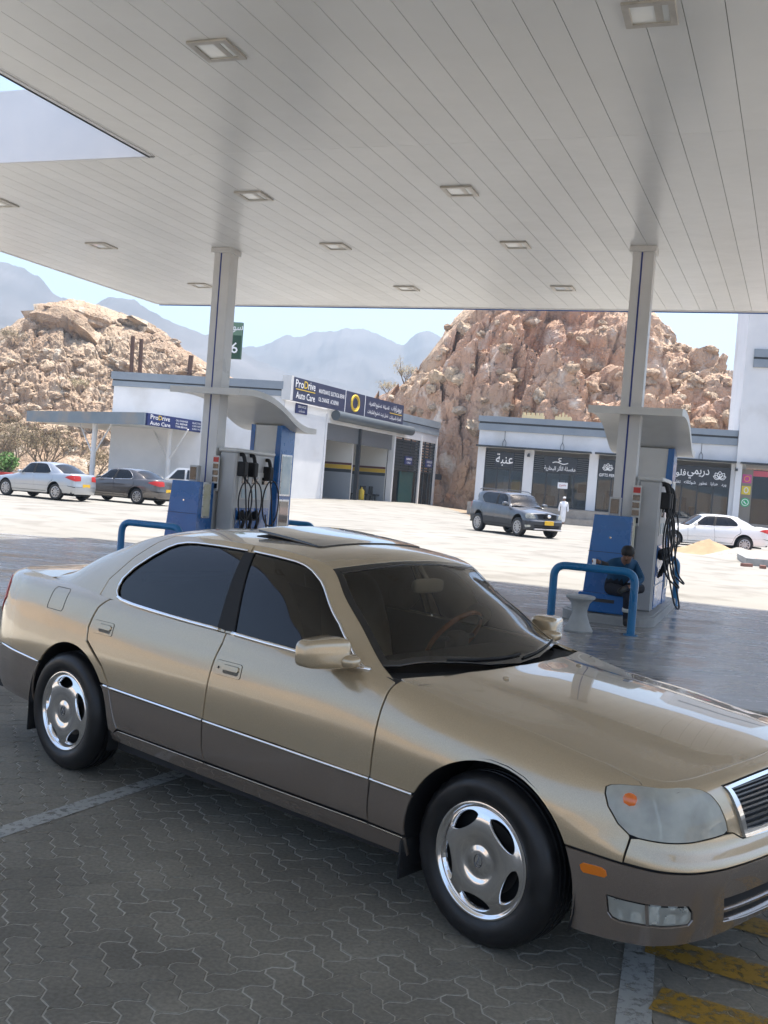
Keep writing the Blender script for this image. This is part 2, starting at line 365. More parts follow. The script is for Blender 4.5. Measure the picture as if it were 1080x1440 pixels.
def panel_vf(loops, surf, sp=.04, sv=.12, gap=.002, flange=.012, L=.025, out=None, ev=1e-2, extra=None, eu=2e-3):
    """trimmed piece of a surface: loops in (u, v); first the outline, then the holes"""
    S = np.array((1., sv)); LL = []
    for i, lp in enumerate(loops):
        q = resample(np.asarray(lp, float)*S, L)
        q = shrink(q, gap if i == 0 else -gap) if gap else q
        LL.append(q)
    pts = np.concatenate(LL); edges = []; k = 0
    for q in LL:
        n = len(q); edges += [(k+i, k+(i+1) % n) for i in range(n)]; k += n
    lo, hi = LL[0].min(0), LL[0].max(0)
    gx, gy = np.meshgrid(np.arange(lo[0]+sp/2, hi[0], sp), np.arange(lo[1]+sp/2, hi[1], sp)); g = np.c_[gx.ravel(), gy.ravel()]
    if extra is not None: g = np.asarray(extra, float)
    if len(g):
        ok = in_poly(g, LL[0])
        for h in LL[1:]: ok &= ~in_poly(g, h)
        g = g[ok]
        if len(g):
            d = np.min(np.linalg.norm(g[:, None, :]-pts[None], axis=2), axis=1); g = g[d > (sp*.45 if extra is None else .0025)]
    allp = np.concatenate([pts, g]) if len(g) else pts
    r = delaunay_2d_cdt([Vector(p) for p in allp], edges, [], 0, 1e-7)
    P2 = np.array([(p.x, p.y) for p in r[0]]); T = [tuple(t) for t in r[2]]
    cen = np.array([P2[list(t)].mean(0) for t in T]); ok = in_poly(cen, LL[0])
    for h in LL[1:]: ok &= ~in_poly(cen, h)
    def _ar(t): a, b, c = P2[list(t)]; return abs((b[0]-a[0])*(c[1]-a[1])-(c[0]-a[0])*(b[1]-a[1]))
    T = [t for t, o in zip(T, ok) if o and _ar(t) > 4e-8]
    u, v = P2[:, 0], P2[:, 1]/sv
    V = surf(u, v); N = surf_normals(surf, u, v, eu, ev)
    ref = (V-CTR) if out is None else np.tile(np.array(out, float), (len(V), 1))
    if np.sum(N*ref) < 0: N = -N
    F = []
    for t in T:
        a, b, c = V[list(t)]; F.append(t if np.dot(np.cross(b-a, c-a), N[t[0]]) > 0 else t[::-1])
    if flange:
        cnt = {}
        for t in F:
            for i in range(3):
                e = (t[i], t[(i+1) % 3]); cnt[e] = cnt.get(e, 0)+1
        bd = [e for e in cnt if (e[1], e[0]) not in cnt]
        LN = [[N[i] for i in t] for t in F]; nV = []; nF = []; mp = {}
        for a, b in bd:
            d = V[b]-V[a]; d /= max(np.linalg.norm(d), 1e-9); sn = np.cross(d, N[a])
            for i in (a, b):
                if i not in mp: mp[i] = len(V)+len(nV); nV.append(V[i]-N[i]*flange)
            nF.append((b, a, mp[a], mp[b])); LN.append([sn*.8+N[b]*.6, sn*.8+N[a]*.6, sn, sn])
        if nV: V = np.concatenate([V, nV])
        return V, F+nF, LN
    return V, F, N
MIR = np.array((1, -1, 1.))
class Car:
    def __init__(s, root, warp=None, fine=1.):
        s.root = root; s.warp = warp or (lambda P: P); s.fine = fine
        s.body = lambda u, v, off=0.: s.warp(body(u, v, off)); s.green = lambda u, v, off=0.: s.warp(green(u, v, off))
    def both(s, name, V, F, N, m, parent=None, sides=(1, -1)):
        o = []
        for k, sd in enumerate(sides):
            par = parent[k] if isinstance(parent, (tuple, list)) else (parent or s.root)
            if sd == 1: o.append(mesh(name, V, F, m, par, True, N))
            else: o.append(mesh(name, V*MIR, [f[::-1] for f in F], m, par, True, None if N is None else [[n*MIR for n in f[::-1]] for f in N] if isinstance(N, list) else N*MIR))
        return o
    def panel(s, name, loops, kind, m, parent=None, off=0., sp=.045, gap=.002, flange=.012, sv=None, sides=(1, -1), out=None, ev=1e-2, eu=2e-3):
        if kind == 'body': sf = lambda u, v: s.body(u, v, off); sv = sv or .12
        elif kind == 'green': sf = lambda u, v: s.green(u, v, off); sv = sv or .42
        else: sf = lambda u, v: s.warp(kind(u, v)); sv = sv or 1.
        V, F, N = panel_vf(loops, sf, sp*s.fine, sv, gap, flange, .025*min(s.fine, 1.2), out, ev, None, eu)
        return s.both(name, V, F, N, m, parent, sides)
    def ribbon(s, name, path, kind, m, r=.007, parent=None, off=.003, closed=False, sides=(1, -1), n=6):
        q = np.array(path, float)
        if closed: q = np.concatenate([q, q[:1]])
        out = []
        for i in range(len(q)-1):
            k = max(1, int(np.linalg.norm((q[i+1]-q[i])*np.array((1, .12 if kind == 'body' else .42)))/(.04*s.fine)))
            for j in range(k): out.append(q[i]+(q[i+1]-q[i])*j/k)
        out.append(q[-1]); q = np.array(out)
        P = (s.body if kind == 'body' else s.green)(q[:, 0], q[:, 1], off)
        V, F = tube_vf([tuple(p) for p in P], r, n); V = np.array([tuple(v) for v in V])
        return s.both(name, V, F, None, m, parent, sides)
def Zs(pts): a = np.array(pts, float); return list(zip(a[:, 0], zv(a[:, 0], a[:, 1])))
def Ws(pts):
    out = []
    for x, z in pts:
        w = np.linspace(0, 1, 60); q = green(np.full(60, x), w)[:, 2]; out.append((x, float(np.interp(z, q, w))))
    return out
def arc(c, r, a0, a1, n=22): return [(c[0]+r*math.cos(R(a0+(a1-a0)*i/n)), c[1]+r*math.sin(R(a0+(a1-a0)*i/n))) for i in range(n+1)]
AF, AFR = (.012, .33), .387
AB, ABR = (-2.795, .338), .390
def arch_x(c, r, z, s): return c[0]+s*math.sqrt(max(0, r*r-(z-c[1])**2))
_ZC = np.array([(-3.52,.99),(-3.44,1.045),(-3.1,1.215),(-2.8,1.345),(-2.6,1.397),(-2.3,1.427),(-1.8,1.438),(-1.4,1.424),(-1.2,1.396),(-1.10,1.364),(-.9,1.248),(-.67,1.094),(-.43,.945),(-.36,.905)])
def top(x, y):
    x = np.atleast_1d(np.asarray(x, float)); y = np.atleast_1d(np.asarray(y, float))
    r = rail(x); zc = crs(_ZC[:, 0], _ZC[:, 1], x)[:, 0]; q = np.abs(y)/np.abs(r[:, 0])
    return np.c_[x, y, zc-(zc-r[:, 1])*q**2.1]
_ra = np.linspace(-.7, AK.max(), 200); _RF = body(_ra, np.full(200, 7.)); _o1 = np.argsort(_RF[:, 0])
_rb = np.linspace(AK.min(), -2.9, 200); _RB = body(_rb, np.full(200, 7.)); _o2 = np.argsort(_RB[:, 0])
_HC = np.array([(-.56,.965),(-.46,.950),(-.2,.930),(.1,.902),(.4,.868),(.6,.838),(.70,.818),(.77,.802)])
def hood(x, y):
    x = np.atleast_1d(np.asarray(x, float)); y = np.atleast_1d(np.asarray(y, float))
    ye = np.abs(np.interp(x, _RF[_o1, 0], _RF[_o1, 1])); ze = np.interp(x, _RF[_o1, 0], _RF[_o1, 2])
    zc = np.maximum(crs(_HC[:, 0], _HC[:, 1], x)[:, 0], ze)
    q = np.clip(np.abs(y)/np.maximum(ye, .03), 0, 1.05)
    ss = lambda t: np.clip(t, 0, 1)**2*(3-2*np.clip(t, 0, 1))
    B = 1-q**2*(1-.18*(1-q))-.10*ss((q-.50)/.16)*(1-ss((q-.66)/.34))
    return np.c_[x, y, ze+(zc-ze)*B]
def trunk(x, y):
    x = np.atleast_1d(np.asarray(x, float)); y = np.atleast_1d(np.asarray(y, float))
    ye = np.abs(np.interp(x, _RB[_o2, 0], _RB[_o2, 1])); ze = np.interp(x, _RB[_o2, 0], _RB[_o2, 2])
    q = np.clip(np.abs(y)/np.maximum(ye, .03), 0, 1.05)
    return np.c_[x, y, ze+.028*(1-q**2)*np.clip((x+3.9)/.3, 0, 1)]
def sym(L):
    """outline of the right half, given rear to front or front to rear along y < 0 -> closed symmetric loop"""
    return list(L)+[(x, -y) for x, y in reversed(L) if abs(y) > 1e-4]
HL = [(.47,5.06),(.473,4.67),(.494,4.08),(.54,3.48),(.587,3.18),(.621,3.14),(.719,3.20),(.895,3.30),(1.03,3.36),(1.055,3.45),(1.049,3.72),(1.019,4.42),(.975,5.1),(.926,5.75),(.87,6.15),(.793,6.25),(.70,6.12),(.60,5.9),(.52,5.55),(.485,5.3)]
FWIN = [(-1.642,1.357),(-1.53,1.352),(-1.424,1.345),(-1.345,1.338),(-1.284,1.326),(-1.235,1.308),(-1.194,1.285),(-1.091,1.205),(-.952,1.095),(-.834,1.010),(-.735,.948),(-.695,.938),(-.78,.941),(-.9,.945),(-1.046,.951),(-1.3,.961),(-1.535,.970)]
RWIN = [(-1.69,1.357),(-1.918,1.360),(-2.08,1.358),(-2.16,1.352),(-2.23,1.338),(-2.285,1.315),(-2.374,1.255),(-2.465,1.184),(-2.52,1.119),(-2.528,1.085),(-2.520,1.050),(-2.49,1.023),(-2.44,1.010),(-2.35,1.001),(-2.126,.990),(-1.83,.979),(-1.64,.974)]
DOOR_R = [(-2.537,1.010),(-2.613,.950),(-2.649,.837),(-2.641,.770),(-2.55,.707),(-2.469,.653),(-2.413,.586),(-2.368,.480),(-2.312,.351)]
def wheel(root, x, y, sd, style, mats, steer=0., rad=.335, width=.225, rim=.222):
    """mounted on the side sd (1 right, -1 left); axis along y"""
    w = link(bpy.data.objects.new('wheel', None)); w.parent = root; w.location = (x, y, rad); w.rotation_euler = (0, 0, (0 if sd == 1 else math.pi)+steer)
    # tyre: lathe around y, tread grooves as real dips
    pr = []
    hw = width/2
    prof = [(rim-.010,-hw+.03),(rim+.004,-hw+.012),(rim+.030,-hw+.002),(rim+.062,-hw-.002),(rad-.030,-hw+.006),(rad-.012,-hw+.020),(rad-.003,-hw+.036)]
    for g in (-.045, -.015, .015, .045):
        prof += [(rad, g-.006), (rad-.007, g-.004), (rad-.007, g+.004), (rad, g+.006)]
    prof += [(rad-.003,hw-.036),(rad-.012,hw-.020),(rad-.030,hw-.006),(rim+.03,hw),(rim-.01,hw-.03)]
    nseg = 64
    V = []; F = []
    for r_, yy in prof:
        for k in range(nseg):
            a = 2*math.pi*k/nseg
            rr = r_-(.004 if (r_ > rad-.014 and abs(yy) > .06 and k % 2) else 0)
            V.append((rr*math.cos(a), yy, rr*math.sin(a)))
    for i in range(len(prof)-1):
        for k in range(nseg): F.append((i*nseg+k, (i+1)*nseg+k, (i+1)*nseg+(k+1) % nseg, i*nseg+(k+1) % nseg))
    t = mesh('tyre', V, F, mats['tyre'], w); smooth_by_angle(t, 50)
    # rim face: disc with openings, dished profile (r -> y, negative is outward)
    y0 = -hw+.022
    rp = np.array([(0,-.016),(.022,-.0165),(.036,-.0155),(.052,-.0115),(.062,-.0095),(.072,-.0115),(.084,-.0155),(.10,-.0185),(.14,-.019),(.17,-.014),(.195,-.004),(.203,-.001),(.208,-.006),(.216,-.012),(.222,-.010)]) if style == 'star' else np.array([(0,-.012),(.03,-.012),(.045,-.004),(.07,-.002),(.12,-.006),(.18,-.004),(.20,.0),(.21,-.008),(.222,-.008)])
    k_ = rim/.222; rp = rp*k_
    def sf(u, v):
        r_ = np.hypot(u, v); return np.c_[u, y0+crs(rp[:, 0], rp[:, 1], r_)[:, 0], v]
    ex = [(r_*math.cos(2*math.pi*k/(144 if r_ > .19*k_ else 72)), r_*math.sin(2*math.pi*k/(144 if r_ > .19*k_ else 72))) for i, r_ in enumerate(np.r_[np.linspace(.02, .10, 12), np.linspace(.108, .195, 9), np.linspace(.199, .220, 8)]*k_) for k in range(144 if r_ > .19*k_ else 72)] if style == 'star' else None
    outer = [(rim*math.cos(2*math.pi*i/144), rim*math.sin(2*math.pi*i/144)) for i in range(144)]
    holes = []
    nh = 5
    for h in range(nh):
        a0 = 2*math.pi*h/nh+((.89 if x > -1 else .35) if style == 'star' else .1)
        lp = []
        if style == 'star':
            for i in range(28):
                t_ = 2*math.pi*i/28; tx = .078*math.cos(t_); rr = .164+.031*math.sin(t_)*(1 if math.sin(t_) > 0 else 1.0)
                if math.sin(t_) > 0: rr = min(rr, math.sqrt(.196**2-tx**2)-0.0) if False else rr-.5*tx*tx/.3
                else: rr = rr-.15*tx*tx/.3
                lp.append((k_*(rr*math.cos(a0)-tx*math.sin(a0)), k_*(rr*math.sin(a0)+tx*math.cos(a0))))
            holes.append(lp)
        else:
            for s2 in (-1, 1):
                am = a0+s2*.27; lp = []
                for (rr, da) in ((.075,.10),(.17,.20),(.195,.16),(.195,-.14),(.17,-.17),(.09,-.02)):
                    lp.append((k_*rr*math.cos(am+s2*da), k_*rr*math.sin(am+s2*da)))
                holes.append(lp)
    V, F, N = panel_vf([outer]+holes, sf, .02 if style == 'star' else .04, 1., 0, .022, .012 if style == 'star' else .03, (0, -1, 0), 1e-3, ex)
    rm = mesh('rim', V, F, mats['rim'], w, True, N)
    if style == 'star':
        m_ = MB()
        e = [(.019*math.cos(a), -.0012+y0-.0165, .0255*math.sin(a)) for a in np.linspace(0, 2*math.pi, 28)]
        m_.tube(e, .0016, 6)
        m_.tube([(-.003, y0-.0178, .017), (.004, y0-.0178, .016), (-.006, y0-.0178, -.012), (.012, y0-.0178, -.014)], .0018, 6)
        m_.build('emblem', mats['emblem'], w, True)
    # barrel and brake disc behind the openings
    b_ = MB(); pv = [(rim-.004, y0+.004), (rim-.02, y0+.03), (rim-.024, .09)]
    V = [(r_*math.cos(2*math.pi*k/40), yy, r_*math.sin(2*math.pi*k/40)) for r_, yy in pv for k in range(40)]
    F = [(i*40+k, i*40+(k+1) % 40, (i+1)*40+(k+1) % 40, (i+1)*40+k) for i in range(2) for k in range(40)]
    b_.add(V, F)
    b_.build('barrel', mats['barrel'], w, True)
    d_ = MB(); V = [(r_*math.cos(2*math.pi*k/40), y0+.055, r_*math.sin(2*math.pi*k/40)) for r_ in (.07, .14) for k in range(40)]
    d_.add(V, [(k, (k+1) % 40, 40+(k+1) % 40, 40+k) for k in range(40)])
    V = [(r_*math.cos(2*math.pi*k/40), y0+.075, r_*math.sin(2*math.pi*k/40)) for r_ in (.0, .215*k_) for k in range(40)]
    d_.add(V, [(k, (k+1) % 40, 40+(k+1) % 40, 40+k) for k in range(40)], 1)
    d_.build('brake_disc', [mats['disc'], M['black']], w)
    return w
def build_sedan(root, m, warp=None, fine=1., hero=False, wheelspec=None, two_tone=False):
    """m: dict of materials upper, lower, glass, ws, trim ..."""
    c = Car(root, warp, fine)
    up, lowm, trimm = m['upper'], m['lower'], m['trim']
    zs = .520
    # --- front fender
    xa = arch_x(AF, AFR, .517, -1); xb = arch_x(AF, AFR, .507, 1)
    ang0 = math.degrees(math.atan2(.517-AF[1], xa-AF[0])); ang1 = math.degrees(math.atan2(.507-AF[1], xb-AF[0]))
    fend = Zs([(-.555,.525), (xa,.517)]+arc(AF, AFR, ang0, ang1)[1:-1]+[(xb,.507),(.577,.503)])+[(.591,3.08)]
    fend += [HL[i] for i in (4,3,2,1,0,19,18,17)]+[(.60,6.05),(.581,6.30),(.53,6.6),(.45,6.9),(.432,7),(.35,7),(.15,7),(-.1,7),(-.3,7),(-.46,7),(-.528,7)]+Zs([(-.537,.905),(-.54,.849),(-.549,.647)])
    fr = c.panel('fender', [fend], 'body', up)
    if not hero or True:
        al = math.degrees(math.atan2(.26-AF[1], arch_x(AF, AFR, .26, -1)-AF[0]))
        lf = Zs([(-.555,.512), (-.562,.40), (-.562,.332), (arch_x(AF, AFR, .325, -1),.327)]+arc(AF, AFR, 180, ang0, 8)[1:-1]+[(xa,.505)])
        c.panel('lower_fender', [lf], 'body', lowm, fr)
    # --- doors
    fd = Zs([(-.543,.905),(-.546,.849),(-.555,.647),(-.561,.525),(-1.622,.545),(-1.608,.723),(-1.573,.915)])+[(-1.57,6.95),(-1.1,6.95),(-.62,6.95),(-.545,6.6)]
    d1 = c.panel('front_door', [fd], 'body', up)
    c.panel('lower_cladding', [Zs([(-.561,.512),(-.568,.387),(-.566,.335),(-1.610,.340),(-1.622,.402),(-1.628,.533)])], 'body', lowm, d1)
    rd = Zs([(-1.628,.547),(-2.40,.560),(-2.425,.60),(-2.474,.66),(-2.55,.715),(-2.634,.772),(-2.643,.837),(-2.608,.950)])+[(-2.55,6.7),(-2.50,6.95),(-2.0,6.95),(-1.578,6.95)]+Zs([(-1.58,.92),(-1.614,.723)])
    d2 = c.panel('rear_door', [rd], 'body', up)
    c.panel('lower_cladding', [Zs([(-1.634,.533),(-1.629,.402),(-1.616,.340),(-2.318,.343),(-2.372,.48),(-2.395,.545)])], 'body', lowm, d2)
    sl = Zs([(-.37,.315),(-.56,.320),(-1.6,.327),(-2.33,.332),(-2.40,.30),(-2.40,.265),(-.37,.235)])
    c.panel('sill', [sl], 'body', lowm, sp=.022)
    # --- quarter panel
    xq = arch_x(AB, ABR, .565, 1); xr = arch_x(AB, ABR, .575, -1)
    a0 = math.degrees(math.atan2(.565-AB[1], xq-AB[0])); a1 = math.degrees(math.atan2(.575-AB[1], xr-AB[0]))
    qp = Zs([(-2.41,.562),(xq,.565)]+arc(AB, ABR, a0, a1)[1:-1]+[(xr,.575),(-3.3,.585),(-3.6,.60)])+[(-4.0,2.15),(-4.0,5.2),(-4.0,6.9),(-3.6,6.95),(-3.3,6.95),(-2.9,6.95)]+Zs([(-2.56,1.005),(-2.619,.950),(-2.655,.837),(-2.647,.764),(-2.556,.70),(-2.479,.648)])
    q = c.panel('quarter_panel', [qp], 'body', up)
    ql = Zs([(-2.402,.548),(-2.378,.48),(-2.325,.345),(-2.40,.29),(arch_x(AB, ABR, .29, 1),.29)]+arc(AB, ABR, math.degrees(math.asin((.29-AB[1])/ABR)), a0, 8)[1:-1]+[(xq-.003,.553)])
    c.panel('lower_quarter', [ql], 'body', lowm, q)
    qr = Zs([(xr,.563)]+arc(AB, ABR, a1, 188, 8)[1:]+[(-3.3,.30),(-3.6,.30)])+[(-4.0,.6)]+[(-4.0,1.95)]+Zs([(-3.6,.588),(-3.3,.573)])
    c.panel('rear_bumper_side', [qr], 'body', lowm)
    # --- nose
    bu = [(.581,2.02),(.8,2.02),(1.2,2.02),(1.619,2.02),(1.619,3.02),(1.15,3.04),(1.085,3.34)]+[HL[i] for i in (8,7,6,5)]+[(.596,3.06)]
    bump = c.panel('bumper', [bu], 'body', m.get('bump', up))
    fog = [(.527,1.12),(.60,1.14),(.668,1.17),(.75,1.21),(.82,1.24),(.842,1.10),(.848,.91),(.835,.78),(.75,.70),(.673,.65),(.58,.58),(.55,.62),(.535,.72)]
    lg = [(.992,1.33),(1.2,1.33),(1.619,1.33),(1.619,.50),(1.2,.60),(1.03,.72)]
    zf = lambda a: .05
    lo = Zs([(arch_x(AF, AFR, .50, 1),.50),(.577,.497)])+[(.8,1.97),(1.2,1.97),(1.619,1.97),(1.619,1.36),(1.2,1.36),(.985,1.36),(1.025,.70),(1.2,.57),(1.619,.47),(1.619,.36),(1.39,.36),(1.1,.32),(.888,.27),(.75,.2),(.65,.12),(.45,.02)]+Zs([(arch_x(AF, AFR, .21, 1),.205)]+arc(AF, AFR, math.degrees(math.asin((.22-AF[1])/AFR)), math.degrees(math.asin((.49-AF[1])/AFR)), 8))
    lb = c.panel('lower_bumper', [lo, fog], 'body', lowm, bump if False else None)
    hd = [(1.06,3.40)]+[HL[i] for i in (10,11,12,13,14,15,16,17)]+[(.602,6.08),(.585,6.33),(.536,6.63),(.457,6.92),(.440,7),(.58,7),(.75,7),(1.0,7),(1.3,7),(1.619,7),(1.619,5.78),(1.35,5.76),(1.06,5.62),(1.10,4.4),(1.15,3.1),(1.09,3.36)]
    c.panel('front_header', [hd], 'body', up, gap=.0004, flange=.008, sp=.035)
    # hood, trunk, roof, screens
    hr = [(x, y) for x, y in _RF[_o1][:, :2] if -.56 < x]
    hr = hr[::3]+([hr[-1]] if True else [])
    hr = [(-.545,-.772)]+[p for p in hr if p[0] > -.53]
    hr = [(-.405,0),(-.42,-.25),(-.465,-.5),(-.53,-.72)]+hr
    if abs(hr[-1][1]) > .004: hr.append((hr[-1][0], 0))
    hood_o = c.panel('hood', [sym(hr)], hood, m.get('hood', up), sides=(1,), sp=.035, out=(0,0,1), ev=.02, eu=.03, gap=.0015)
    tr = [(x, y) for x, y in _RB[_o2][:, :2] if x < -3.24][::-1][::3]
    tr = [(-3.47,0),(-3.43,-.3),(-3.33,-.6),(-3.235,-.735)]+tr
    if abs(tr[-1][1]) > .004: tr.append((tr[-1][0], 0))
    c.panel('trunk_lid', [sym(tr)], trunk, up, sides=(1,), out=(0,0,1), ev=.02, eu=.03)
    xs = np.linspace(-1.155, -2.62, 18)
    rf = [(-1.10,0),(-1.112,-.25),(-1.135,-.45)]+[(x, float(rail(np.array([x]))[0, 0])) for x in xs]+[(-2.65,-.3),(-2.66,0)]
    roof = c.panel('roof', [sym(rf)], top, up, sides=(1,), out=(0,0,1), ev=2e-3, gap=.0015)
    xs = np.linspace(-1.16, -.672, 9)
    wsl = [(-1.105,0),(-1.117,-.25),(-1.14,-.45)]+[(x, float(rail(np.array([x]))[0, 0])+.004) for x in xs]+[(-.625,-.69),(-.53,-.45),(-.46,-.22),(-.435,0)]
    wshape = sym(wsl)
    ws = c.panel('windscreen', [wshape], lambda u, v: top(u, v)-np.array((0,0,.004)), m['ws'], sides=(1,), out=(1,0,1), ev=2e-3, flange=0)
    bw = np.array(resample(np.array(wshape, float), .03)); inn = shrink(bw, .034)
    c.panel('windscreen_seal', [wshape, [tuple(p) for p in inn]], lambda u, v: top(u, v)-np.array((0,0,.0015)), M['blackgloss'], ws[0], sides=(1,), out=(1,0,1), ev=2e-3, sp=.06, gap=0)
    xs = np.linspace(-2.63, -3.2, 9)
    rg = [(-2.665,0),(-2.655,-.3)]+[(x, float(rail(np.array([x]))[0, 0])+.012) for x in xs]+[(-3.30,-.58),(-3.40,-.3),(-3.44,0)]
    c.panel('rear_window', [sym(rg)], lambda u, v: top(u, v)-np.array((0,0,.003)), m['glass'], sides=(1,), out=(-1,0,1), ev=2e-3, flange=0)
    # --- side windows and frames
    fw, rw = Ws(FWIN), Ws(RWIN)
    ff = Ws([(-1.592,.975)])+[(-1.672,1.0),(-1.5,1),(-1.3,1),(-1.2,1),(-1.155,1),(-1.02,1),(-.86,1),(-.70,1),(-.60,1),(-.56,.5),(-.58,0),(-.8,0),(-1.2,0),(-1.59,0)]
    c.panel('window_frame', [ff, fw], 'green', up, d1, gap=.0015)
    rff = Ws([(-1.598,.975)])+[(-1.678,1.0),(-1.9,1),(-2.15,1),(-2.30,1.0),(-2.396,.905),(-2.519,.66),(-2.643,.30),(-2.66,.02),(-2.62,0),(-2.2,0),(-1.597,0)]
    c.panel('window_frame', [rff, rw], 'green', up, d2, gap=.0015)
    cp = [(-2.306,1.0),(-2.5,1),(-2.8,1),(-3.05,1),(-3.27,1),(-3.28,0),(-3.0,0),(-2.666,0),(-2.668,.02),(-2.649,.30),(-2.525,.66),(-2.402,.905)]
    c.panel('pillar', [cp], 'green', up, q, gap=.0015)
    c.panel('window', [fw], 'green', m['glass'], d1, off=-.006, gap=-.004, flange=0)
    c.panel('window', [rw], 'green', m['glass'], d2, off=-.006, gap=-.004, flange=0)
    c.panel('door_pillar', [Ws([(-1.705,1.352),(-1.638,1.352),(-1.527,.975),(-1.594,.975),(-1.655,.982)])], 'green', M['black'], d1, off=.002)
    c.ribbon('window_trim', fw[:12]+fw[12:13], 'green', trimm, .0065, d1)
    c.ribbon('window_trim', fw[11:], 'green', trimm, .0125, d1)
    c.ribbon('window_trim', rw[:13], 'green', trimm, .006, d2)
    c.ribbon('window_trim', rw[11:], 'green', trimm, .0125, d2)
    # --- flank strips
    for nm, a, b, za, zb, par in (('strip',-.335,-.553,.511,.519,fr),('strip',-.563,-1.618,.519,.539,d1),('strip',-1.632,-2.398,.540,.554,d2),('strip',-2.408,-2.444,.555,.556,q),('strip',xr-.008,-3.6,.570,.594,q)):
        pts = [(a+(b-a)*t, za+(zb-za)*t) for t in np.linspace(0, 1, 12)]
        c.ribbon(nm, Zs(pts), 'body', m.get('strip', trimm), .0075, par, off=.002)
    if hero:
        for a, b, za, zb, par in ((-.38,-.558,.316,.322,fr),(-.57,-1.61,.323,.328,d1),(-1.62,-2.31,.329,.333,d2)):
            c.ribbon('sill_trim', Zs([(a+(b-a)*t, za+(zb-za)*t) for t in np.linspace(0, 1, 8)]), 'body', m['silltrim'], .0035, par, off=.001)
    # --- dark shell behind the gaps, wheel wells, floor
    sh = Zs([(-.55,.24),(arch_x(AF, AFR+.01, .24, -1),.24)]+arc(AF, AFR+.008, 193, -13, 24)+[(.5,.23)])+[(.9,.35),(1.619,.4),(1.619,6.9),(1.0,6.9),(.3,6.9),(-.5,6.9),(-1.5,6.8),(-2.6,6.8),(-3.6,6.9),(-4.63,6.9),(-4.63,.4),(-4.0,.4)]+Zs([(-3.25,.30)]+arc(AB, ABR+.008, 190, -10, 24)[0:]+[(-2.3,.27)])
    c.panel('inner_shell', [sh], 'body', M['black'], off=-.02, gap=0, flange=0, sp=.09)
    for (cx_, cz_), rr in ((AF, AFR), (AB, ABR)):
        mb = MB(); n_ = 20; V = []
        for i in range(n_+1):
            a = R(200-220*i/n_)
            for yy in (-.895, -.55): V.append((cx_+(rr+.012)*math.cos(a), yy, cz_+(rr+.012)*math.sin(a)))
        mb.add(V, [(2*i, 2*i+1, 2*i+3, 2*i+2) for i in range(n_)])
        k = len(mb.V); mb.V += [(cx_+(rr+.012)*math.cos(R(200-220*i/n_)), -.55, cz_+(rr+.012)*math.sin(R(200-220*i/n_))) for i in range(n_+1)]; mb.F.append(tuple(range(k, k+n_+1))); mb.mi.append(0)
        V = c.warp(np.array(mb.V)); c.both('wheel_liner', V, mb.F, None, M['black'])
    mb = MB(); mb.box((-1.5,0,.22), (4.3,1.0,.05)); mb.box((-1.42,0,.24), (1.95,1.66,.06)); mb.box((-3.45,0,.32), (.7,1.5,.06)); mb.box((.55,0,.27), (.35,1.5,.05))
    V = c.warp(np.array(mb.V)); mesh('underbody', V, mb.F, M['black'], root)
    # --- lamps
    lens = c.panel('headlight', [HL], 'body', m['lens'], off=-.002, gap=.004, flange=0, sp=.03)
    bowl = c.panel('reflector', [HL], 'body', m['reflector'], lens, off=-.06, gap=.004, flange=0, sp=.02)
    c.panel('lamp_wall', [HL, [tuple(p/np.array((1,.12))) for p in shrink(resample(np.array(HL)*np.array((1,.12)), .02), .012)]], 'body', M['black'], lens, off=-.004, gap=.001, flange=.085, sp=.05)
    tl = [(-3.80,3.6),(-3.68,4.2),(-3.70,5.0),(-3.80,5.5),(-4.2,5.5),(-4.42,5.3),(-4.42,3.4),(-4.1,3.2),(-3.9,3.3)] if not m.get('taillight') else m['taillight']
    c.panel('taillight', [tl], 'body', M['red'], off=.006, flange=.02)
    # rear end
    c.panel('rear_fascia', [[(-4.003,2.2),(-4.633,2.2),(-4.633,6.95),(-4.003,6.95)]], 'body', up)
    c.panel('rear_bumper', [[(-4.003,.35),(-4.633,.35),(-4.633,2.15),(-4.003,2.15)]], 'body', lowm)
    if not hero:
        mb = MB(); mb.box((-3.985,0,.62), (.02,.45,.13)); V = c.warp(np.array(mb.V)); mesh('number_plate', V, mb.F, M['plate'], root)
    # grille
    g_o = [(1.062,5.58),(1.35,5.70),(1.619,5.72),(1.619,3.06),(1.3,3.08),(1.155,3.14),(1.105,4.4)]
    g_i = [(1.098,5.25),(1.35,5.36),(1.619,5.38),(1.619,3.30),(1.3,3.30),(1.172,3.36),(1.135,4.4)]
    gb = c.panel('grille_backing', [g_o], 'body', M['black'], off=-.03, gap=0, flange=0)
    ring = [(1.062,5.60),(1.35,5.72),(1.619,5.74),(1.619,5.38),(1.35,5.36),(1.098,5.25),(1.135,4.4),(1.172,3.36),(1.3,3.30),(1.619,3.30),(1.619,3.04),(1.3,3.06),(1.155,3.12),(1.102,4.4)]
    gf = c.panel('grille', [ring], 'body', trimm, off=.012, gap=0, flange=.04, sp=.02)
    ng = 10 if hero else 5
    for i in range(ng):
        v = 3.42+(5.22-3.42)*i/(ng-1); a_ = 1.175-(1.175-1.098)*(v-3.36)/(5.25-3.36)
        c.panel('slat', [[(a_,v-.03),(1.619,v-.03),(1.619,v+.045),(a_,v+.045)]], 'body', m['slat'], gf, off=-.004, gap=0, flange=.025, sp=.06)
    # lower grille and fog lamps
    c.panel('lower_grille', [[(.98,1.4),(1.619,1.4),(1.619,.42),(.98,.6)]], 'body', M['black'], lb, off=-.04, gap=0, flange=0)
